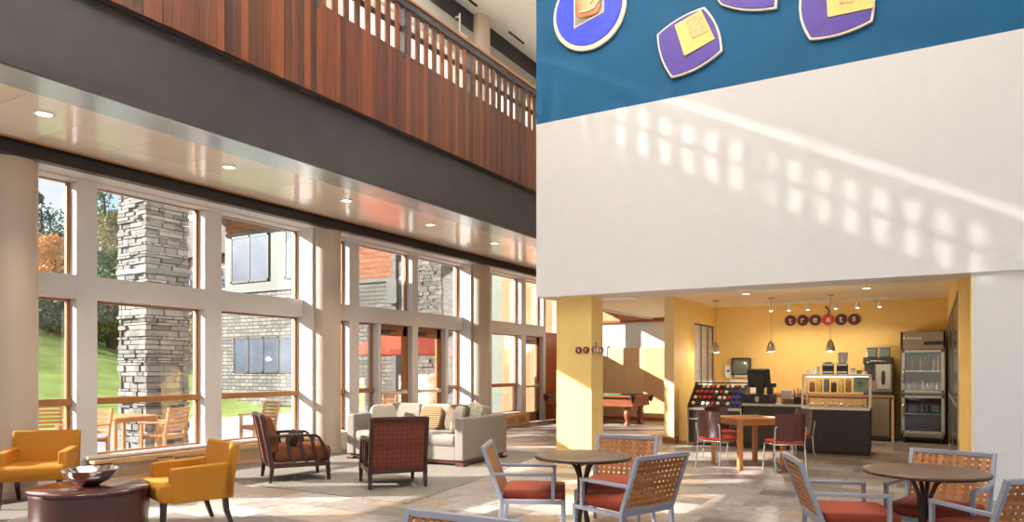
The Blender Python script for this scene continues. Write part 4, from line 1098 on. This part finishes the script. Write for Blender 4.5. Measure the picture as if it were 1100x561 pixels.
for r in range(4):
    for c in range(10):
        u = .14+.25*r; x = -3.6-W+.09+c*.095; y = 14.15-.34+.56*u; z = .745+.425*u+.018
        ci = 0 if r in (1,2) and c in (1,2,3) else (6 if c>7 and r<3 else [1,5,1,7,3][(c+r*2)%5])
        if len(protos) <= ci: 
            while len(protos) <= ci:
                o = pb.build('snack_packet', cols_[len(protos)], None, smooth=60); protos.append([o,False])
        o,used_ = protos[ci]
        if used_: o = o.copy(); COL.objects.link(o)
        else: protos[ci][1] = True
        o.location = (x,y,z); o.rotation_euler = (R(37),0,0)
        tag(o,'%s packet in the %s row of the slanted snack case' % (('leftmost','second','third','fourth','fifth','sixth','seventh','eighth','ninth','rightmost')[c],('bottom','second lowest','second highest','top')[r]),'snack packet','packets in the snack case')
for o,u in protos:
    if not u: bpy.data.objects.remove(o)

# cafe table and chairs
t = thing('cafe_table', 'square wooden cafe table turned cornerwise in front of the snack counter', 'table', (-2.44,11.33,0), 45)
b = MB(); b.box(-.40,.40,-.40,.40,.72,.755); b.build('tabletop', M['table_wood'], t, bevel=.005)
for sx in (-1,1):
    for sy in (-1,1):
        b = MB(); b.box(sx*.365-.032,sx*.365+.032,sy*.365-.032,sy*.365+.032,0,.72); b.build('leg', M['table_wood'], t, bevel=.003)
b = MB(); b.box(-.35,.35,-.37,-.35,.65,.72); b.box(-.35,.35,.35,.37,.65,.72); b.box(-.37,-.35,-.35,.35,.65,.72); b.box(.35,.37,-.35,.35,.65,.72); b.build('apron', M['table_wood'], t)
def make_cafe(label, loc, rz):
    t = thing('cafe_chair', label, 'chair', loc, rz, 'cafe chairs with red seats')
    for s in (-1,1):
        b = MB(); b.tube([(s*.22,.2,.0),(s*.215,.19,.25),(s*.21,.17,.42),(s*.2,.1,.435)],.011,8); b.build('leg', M['chrome'], t, smooth=50)
        b = MB(); b.tube([(s*.225,-.25,0),(s*.22,-.215,.25),(s*.215,-.2,.44),(s*.22,-.225,.6),(s*.222,-.235,.66),(s*.2,-.232,.68)],.011,8); b.build('leg', M['chrome'], t, smooth=50)
    b = MB(); b.tube([(-.21,.12,.425),(-.21,-.2,.425),(.21,-.2,.425),(.21,.12,.425),(-.21,.12,.425)],.01,8); b.build('seat_frame', M['chrome'], t, smooth=50)
    b = MB(); b.soft(0,.0,.455,.43,.42,.055,.4,.25,28,8); b.build('seat', M['red_seat'], t, smooth=60)
    b = MB(); n=10; vs=[]; fs=[]
    for j in range(7):
        u=j/6; z=.46+.40*u; yb=-.195-.055*u
        for i in range(n+1):
            a=(i/n-.5); x=a*.43; y=yb+.10*a*a*1.6
            vs.append((x,y,z)); 
    m=len(vs); vs += [(x,y-.012,z) for x,y,z in vs]
    for j in range(6):
        for i in range(n):
            k=j*(n+1)+i; fs.append((k,k+1,k+n+2,k+n+1)); fs.append((m+k+n+1,m+k+n+2,m+k+1,m+k))
    for i in range(n):
        fs.append((m+i,m+i+1,i+1,i)); k=6*(n+1)+i; fs.append((k,k+1,m+k+1,m+k))
    for j in range(6):
        k=j*(n+1); fs.append((k,k+n+1,m+k+n+1,m+k)); k+=n; fs.append((m+k,m+k+n+1,k+n+1,k))
    b.add(vs,fs); b.build('backrest', M['ply'], t, smooth=50)
    return t
cc = make_cafe('cafe chair with dark curved back at the near left side of the square wooden table', (-2.76,10.82,0), -27)
dup(cc, (-1.82,10.78,0), 33, 'cafe chair with dark curved back at the near right side of the square wooden table')
dup(cc, (-2.95,11.85,0), 225, 'cafe chair at the far left side of the square wooden table')
dup(cc, (-1.88,11.92,0), 135, 'cafe chair at the far right side of the square wooden table')
# ------------------------------------------------------------------ outdoors
pv = MB(); yv=-14
x0 = -20
pv.cur = 0
xv=-20.0
while xv < -9.9:
    yv=-12
    while yv < 21:
        pv.quad((xv+.006,yv+.006,-.098),(min(xv+1.2,-9.87)-.006,yv+.006,-.098),(min(xv+1.2,-9.87)-.006,yv+1.194,-.098),(xv+.006,yv+1.194,-.098)); yv+=1.2
    xv+=1.2
pv.cur=1; pv.box(-20,-9.86,-12,21,-.4,-.104)
struct(pv.build('patio', [M['patio'],M['grout']]))
# lawn rising to a hill on the left
g = MB(); n=46; vs=[]; fs=[]
def hz(x,y):
    d = max(0,-x-24); s = min(1,max(0,(40-y)/18))
    h = 8.5*(1-math.exp(-(d/26)**2))*s
    return -.14+h+.12*math.sin(x*.3+y*.2)*(d>0)
for j in range(n+1):
    for i in range(n+1):
        x=-19.9-100*(i/n)**1.3; y=-60+150*j/n; vs.append((x,y,hz(x,y)))
for j in range(n):
    for i in range(n):
        k=j*(n+1)+i; fs.append((k,k+1,k+n+2,k+n+1))
g.add(vs,fs); struct(g.build('lawn', M['grass'], smooth=180))
g = MB(); g.box(-20,30,21,90,-.5,-.14); struct(g.build('ground', M['grass'])); g = MB(); g.box(9.2,60,-60,30,-.6,-.2); g.box(-20,9.2,-60,-12,-.6,-.2); struct(g.build('bounce_ground', M['bounce_pale']))  # pale outer ground, unseen, added to bounce sunlight onto the atrium ceiling

def stone_pillar(x0,x1,y0,y1,h,label):
    t = thing('stone_pillar', label, 'pillar', ((x0+x1)/2,(y0+y1)/2,-.1)); wx=(x1-x0)/2; wy=(y1-y0)/2
    b = MB(); b.box(-wx+.06,wx-.06,-wy+.06,wy-.06,0,h); b.build('core', M['stone_core'], t)
    b = MB(); z=0; rr=random.Random(int(x0*100))
    while z < h:
        ht=rr.choice((.05,.06,.08,.1,.13)); 
        for face in range(4):
            L=(x1-x0) if face%2==0 else (y1-y0); u=0; 
            while u < L-.01:
                w=min(rr.uniform(.12,.42),L-u); 
                if L-u-w<.1: w=L-u
                d=rr.uniform(-.045,.03); a0=-L/2+u+.005; a1=-L/2+u+w-.005
                if face==0: b.box(a0,a1,-wy-d-.0,-wy+.1,z+.005,z+ht-.005)
                elif face==2: b.box(a0,a1,wy-.1,wy+d,z+.005,z+ht-.005)
                elif face==1: b.box(wx-.1,wx+d,a0,a1,z+.005,z+ht-.005)
                else: b.box(-wx-d,-wx+.1,a0,a1,z+.005,z+ht-.005)
                u+=w
        z+=ht
    b.build('stone_cladding', M['stone'], t, bevel=.006, seg=1)
    b = MB(); b.box(-wx-.03,wx+.03,-wy-.03,wy+.03,h*.62,h*.62+.1); b.build('stone_band', M['ext_trim'], t, bevel=.01)
stone_pillar(-14.15,-13.2,8.36,9.28,5.6,'ledgestone pillar on the patio outside the left-hand windows')
stone_pillar(-15.2,-14.1,19.3,20.3,5.6,'ledgestone pillar outside, behind the coral umbrella')

# building across the courtyard
def win(parent, x0,x1,z0,z1,y,nx=2,nz=2,m=None):
    b = MB(); f=.09
    b.box(x0,x1,y-.06,y+.1,z0,z0+f); b.box(x0,x1,y-.06,y+.1,z1-f,z1)
    for i in range(nx+1):
        x=x0+(x1-x0-f)*i/nx; b.box(x,x+f,y-.06,y+.1,z0,z1)
    for j in range(1,nz): b.box(x0,x1,y-.04,y+.1,z0+(z1-z0)*.66-f/2,z0+(z1-z0)*.66+f/2)
    w = b.build('window', m or M['steel_dark'], parent)
    b = MB(); b.box(x0+.02,x1-.02,y-.045,y-.02,z0+.02,z1-.02); b.build('pane', M['sky_tint_pane'], w)
t = thing('courtyard_building', 'stone and cedar shingle building with large dark windows across the courtyard', 'building', (0,0,-.1))
YB = 21.5
b = MB(); b.box(-28.6,-16.2,YB,YB+9,0,5.05); b.build('stone_wall', M['facade_stone'], t)
b = MB(); b.box(-28.0,-16.2,YB+.08,YB+9,5.05,10.5); b.build('shingle_wall', M['shingle'], t)
b = MB(); b.box(-27.9,-21.5,YB-.03,YB+.1,5.1,7.75); b.build('sage_panel', M['ext_trim'], t)
b = MB(); b.box(-28.7,-16.1,YB-.08,YB+.1,5.0,5.14); b.build('stone_cap', M['ext_trim'], t)
win(t,-27.45,-24.95,5.45,7.55,YB-.03,2,2,M['black']); win(t,-23.95,-21.9,5.45,7.55,YB-.03,2,2,M['black'])
win(t,-27.3,-22.4,1.4,3.0,YB,5,1,M['black'])
b = MB(); b.prism([(YB-1.0,8.35),(YB-1.0,8.55),(YB+4,11.5),(YB+4,11.2)],-29.2,-20.0,'x'); b.build('roof', M['roof'], t)
b = MB(); b.box(-29.2,-20,YB-1.02,YB-.9,8.3,8.55); b.build('fascia', M['cherry_wall'], t)
b = MB(); b.box(-17.95,-17.75,YB-.15,YB,.0,4.9); b.box(-18.1,-17.6,YB-.3,YB,4.1,5.0); b.box(-17.95,-17.75,YB-.15,YB,5,9); b.build('downspout', M['ext_trim'], t)
t = thing('distant_building', 'distant shingled wing with gabled roof right of the stone pillar', 'building', (0,0,-.1))
b = MB(); b.box(-60,-46.5,38,46,0,3.2); b.build('stone_wall', M['facade_stone'], t)
b = MB(); b.box(-60,-46.5,38.05,46,3.2,11); b.build('shingle_wall', M['shingle'], t)
b = MB(); b.prism([(-61,10.8),(-53.2,16.5),(-45.6,10.8)],37.2,47,'y'); b.build('roof', M['roof'], t)
for x in (-57.5,-53.9,-50):
    for z in (1,5,8): win(t,x,x+1.9,z,z+1.9,38,2,2,M['plastic_white'])

# teak patio furniture
def make_teak(label, loc, rz):
    t = thing('patio_chair', label, 'chair', loc, rz, 'teak patio chairs')
    for s in (-1,1):
        b = MB(); b.box(s*.26-.025,s*.26+.025,.2,.25,0,.64); b.build('leg', M['teak'], t, bevel=.004)
        b = MB(); b.strip([(s*.26,-.24,0),(s*.26,-.23,.42),(s*.26,-.32,.92)],.05,.05,(1,0,0)); b.build('leg', M['teak'], t, bevel=.004)
        b = MB(); b.box(s*.26-.035,s*.26+.035,-.28,.28,.64,.67); b.build('armrest', M['teak'], t, bevel=.004)
    b = MB()
    for k in range(6): b.box(-.25,.25,-.22+k*.08,-.22+k*.08+.062,.41,.435)
    b.box(-.25,.25,.2,.24,.36,.41); b.box(-.25,.25,-.24,-.2,.36,.41); b.build('seat', M['teak'], t)
    b = MB()
    for k in range(6):
        z=.5+k*.072; y=-.235-.09*(z-.42)/.5; b.box(-.24,.24,y-.012,y+.012,z,z+.05)
    b.build('backrest', M['teak'], t)
    return t
tc_ = make_teak('teak patio chair with slatted back outside the second tall window, seen from behind', (-12.15,6.6,-.1), 200)
dup(tc_, (-11.75,7.75,-.1), 110, 'teak patio chair outside the second tall window, beside the teak table')
dup(tc_, (-13.9,6.9,-.1), 250, 'teak patio chair farthest left outside the windows')
dup(tc_, (-11.9,9.95,-.1), 170, 'teak patio chair with slatted back outside the window left of the first column')
dup(tc_, (-12.1,14.8,-.1), 60, 'teak patio chair under the coral umbrella, nearer the doors')
dup(tc_, (-13.8,16.6,-.1), 240, 'teak patio chair under the coral umbrella, farther from the doors')
def make_teak_table(label, loc, rz):
    t = thing('patio_table', label, 'table', loc, rz, 'teak patio tables')
    b = MB()
    for k in range(8): b.box(-.5,.5,-.48+k*.12,-.48+k*.12+.108,.7,.73)
    b.box(-.46,.46,-.46,.46,.63,.695); b.build('tabletop', M['teak'], t)
    for sx in (-1,1):
        for sy in (-1,1):
            b = MB(); b.box(sx*.44-.03,sx*.44+.03,sy*.44-.03,sy*.44+.03,0,.66); b.build('leg', M['teak'], t, bevel=.004)
    return t
tt = make_teak_table('square teak patio table outside the second tall window', (-12.9,8.0-.35,-.1), 8)
dup(tt, (-13.2,5.6,-.1), 20, 'square teak patio table outside the narrow leftmost window')
dup(tt, (-12.9,15.9,-.1), 15, 'square teak patio table beneath the coral umbrella')
t = thing('patio_umbrella', 'coral red patio umbrella outside the double doors', 'umbrella', (-12.9,15.9,-.1))
b = MB(); b.tube([(0,0,.0),(0,0,2.98)],.022,10); b.build('pole', M['teak'], t, smooth=50)
b = MB(); b.lathe([(.3,0),(.3,.06),(.06,.09),(.04,.2)],24); b.build('base', M['steel_dark'], t)
b = MB(); nS=8; vs=[(0,0,2.98)]; 
for ring,(r,z) in enumerate(((.5,2.76),(1.0,2.42),(1.4,2.14),(1.41,2.0))):
    for k in range(nS*2):
        a=math.pi*k/nS; rr=r*(1 if k%2==0 else .965); vs.append((rr*math.cos(a),rr*math.sin(a),z-(0 if k%2==0 else .03)))
fs=[(0,1+k,1+(k+1)%16) for k in range(16)]
for q in range(3):
    for k in range(16): fs.append((1+q*16+k,1+(q+1)*16+k,1+(q+1)*16+(k+1)%16,1+q*16+(k+1)%16))
b.add(vs,fs); o=b.build('canopy', M['umbrella'], t); sd=o.modifiers.new('s','SOLIDIFY'); sd.thickness=.012
for k in range(8):
    a=2*math.pi*k/8; b=MB(); b.tube([(.03*math.cos(a),.03*math.sin(a),2.9),(1.36*math.cos(a),1.36*math.sin(a),2.12)],.012,6); b.build('rib', M['teak'], t)

# trees
def tree(name, label, x, y, h, w, m, seed, nleaf=1400, base=.25, size=.32, conic=False):
    rr = random.Random(seed); z0 = hz(x,y) if x < -20 else -.15
    t = thing(name, label, 'tree', (x,y,z0), 0, 'trees beyond the patio')
    b = MB(); b.tube([(0,0,-.3),(.05,.03,h*.3),(-.04,.05,h*.6),(0,0,h*.92)],[w*.07,w*.055,w*.035,.02],8)
    for k in range(7):
        a=rr.uniform(0,6.28); zz=h*rr.uniform(base,.75); L=w*rr.uniform(.28,.42)
        b.tube([(0,0,zz),(L*.5*math.cos(a),L*.5*math.sin(a),zz+L*.35),(L*math.cos(a),L*math.sin(a),zz+L*.6)],[w*.025,w*.018,.01],6)
    b.build('trunk', M['bark'], t)
    b = MB(); blobs=[]
    for k in range(16):
        u=rr.random(); zz=h*(base+(1-base)*u)
        rad = w*.5*((1-u)**.8 if conic else math.sin(math.pi*min(1,.18+.8*u))**.7)
        a=rr.uniform(0,6.28); q=rad*.6*math.sqrt(rr.random()); blobs.append((q*math.cos(a),q*math.sin(a),zz,max(.3,rad*.55)))
    for k in range(nleaf):
        bx,by,bz,br=rr.choice(blobs); 
        d=Vector((rr.gauss(0,1),rr.gauss(0,1),rr.gauss(0,.8))).normalized()*br*(rr.random()**.45)
        p=Vector((bx,by,bz))+d; s=size*rr.uniform(.6,1.3)
        e=Vector((rr.gauss(0,1),rr.gauss(0,1),rr.gauss(0,1))).normalized(); f=e.orthogonal().normalized()
        b.add([p-e*s*.5,p+f*s*.3,p+e*s*.5,p-f*s*.3],[(0,1,2,3)])
    b.build('foliage', m, t)
G=M
specs=[(-59.7,31.0,8.5,8,'leaf_green','green tree on the hill, right-hand one in the leftmost window'),
(-56,27.4,9.5,8,'leaf_dark','dark green tree on the hill, left-hand one in the leftmost window'),
(-48.8,24.6,5.6,6.5,'leaf_autumn','orange autumn tree on the hill seen through the leftmost window'),
(-66.5,35.5,8,9,'leaf_grey','pale tree at the back of the hill, behind the orange tree'),
(-45.5,22.4,2.6,7,'leaf_dark','low dark bush at the foot of the orange tree on the hill'),
(-60,34.3,15,9,'leaf_green','tall green tree left of the stone pillar seen through the second tall window'),
(-50.5,29.4,9.5,6,'leaf_grey','pale tree in front of the tall green one, left of the stone pillar'),
(-43.6,25.3,6,4.4,'leaf_green','small green tree left of the stone pillar'),
(-37.2,27.2,4.2,3,'leaf_grey','small pale tree right of the stone pillar'),
(-66,24,9,10,'leaf_dark','dark tree on the hill top behind the leftmost round column')]
for k,(x,y,h,w,m,lab) in enumerate(specs):
    tree('conifer' if 'conifer' in lab else 'leafy_tree', lab, x, y, h, w, M[m], 11+k, 4200, conic='conifer' in lab, base=.12, size=.26)
# fill lights added out of view to brighten the upper wall and ceiling
for k,(x,y_) in enumerate(((-5.6,2.5),(-5.6,6.0),(-2.0,2.5),(-2.0,6.5),(-7.3,10.6))):
    t = thing('added_fill_uplight', 'added fill light in a round bowl, out of view below the atrium ceiling', 'pendant lamp', (x,y_,8.6 if x > -7 else 9.15), 0, 'added atrium fill lights')
    b = MB(); b.lathe([(0,-.12),(.12,-.11),(.24,-.05),(.3,.03),(.29,.03),(.23,-.04),(.11,-.09),(0,-.1)],32); b.build('bowl', M['nickel'], t, smooth=60)
    b = MB(); b.tube([(0,0,-.1),(0,0,ZA-8.6)],.012,8); b.build('rod', M['nickel'], t)
    l = bpy.data.lights.new('uplight','SPOT'); l.energy = 1500 if x > -7 else 6000; l.color = (1,.96,.9); l.spot_size = R(150); l.spot_blend = .6; l.shadow_soft_size = .2
    lo = bpy.data.objects.new('lamp', l); COL.objects.link(lo); lo.parent = t; lo.location = (0,0,.06); lo.rotation_euler = (R(180),0,0)

# ------------------------------------------------------------------ sun, sky, camera
SUN = Vector((1,.65,-.51)).normalized()
l = bpy.data.lights.new('sun','SUN'); l.energy = 16.0; l.angle = R(.53); l.color = (1,.95,.88)
lo = bpy.data.objects.new('sun', l); COL.objects.link(lo); lo.rotation_euler = SUN.to_track_quat('-Z','Y').to_euler(); lo.location = (-30,-18,20)
w = bpy.data.worlds.new('sky'); scene.world = w; w.use_nodes = True; nt = w.node_tree; bg = nt.nodes['Background']
sky = N(nt,'ShaderNodeTexSky'); sky.sky_type = 'NISHITA'; sky.sun_disc = False; sky.sun_elevation = R(23.6); sky.sun_rotation = R(235); sky.air_density = 1.0; sky.dust_density = .6
sk = N(nt,'ShaderNodeVectorMath', operation='SCALE'); sk.inputs['Scale'].default_value = .30
nt.links.new(sky.outputs[0], sk.inputs[0])
tc = N(nt,'ShaderNodeTexCoord'); mp = N(nt,'ShaderNodeMapping'); mp.inputs['Scale'].default_value = (1,1,2.6)
nt.links.new(tc.outputs['Generated'], mp.inputs[0])
no = N(nt,'ShaderNodeTexNoise'); no.inputs['Scale'].default_value = 3.2; no.inputs['Detail'].default_value = 8; no.inputs['Roughness'].default_value = .6
nt.links.new(mp.outputs[0], no.inputs['Vector'])
rp = N(nt,'ShaderNodeValToRGB'); rp.color_ramp.elements[0].position = .42; rp.color_ramp.elements[1].position = .66
nt.links.new(no.outputs['Fac'], rp.inputs['Fac'])
mx = N(nt,'ShaderNodeMix'); mx.data_type = 'RGBA'
nt.links.new(rp.outputs['Color'], mx.inputs['Factor']); nt.links.new(sk.outputs[0], mx.inputs['A']); mx.inputs['B'].default_value = (1.25,1.22,1.2,1)
nt.links.new(mx.outputs['Result'], bg.inputs['Color']); bg.inputs['Strength'].default_value = .66

cam = bpy.data.cameras.new('camera'); co = bpy.data.objects.new('camera', cam); COL.objects.link(co)
co.location = (0,0,1.5); co.rotation_euler = (R(90),0,R(30.47)); cam.sensor_fit = 'HORIZONTAL'; cam.sensor_width = 36; cam.lens = 765/1100*36
cam.shift_y = (396-280.5)/1100; cam.clip_start = .05; cam.clip_end = 500
scene.camera = co
vs_ = scene.view_settings; scene.display_settings.display_device = 'sRGB'
vs_.view_transform = 'Standard'; vs_.look = 'None'; vs_.gamma = 1; vs_.use_curve_mapping = False; vs_.exposure = 0.34
c = scene.cycles
c.max_bounces = 14; c.diffuse_bounces = 8; c.glossy_bounces = 6; c.transparent_max_bounces = 24; c.sample_clamp_indirect = 8; c.caustics_reflective = False; c.caustics_refractive = False
c.use_denoising = True
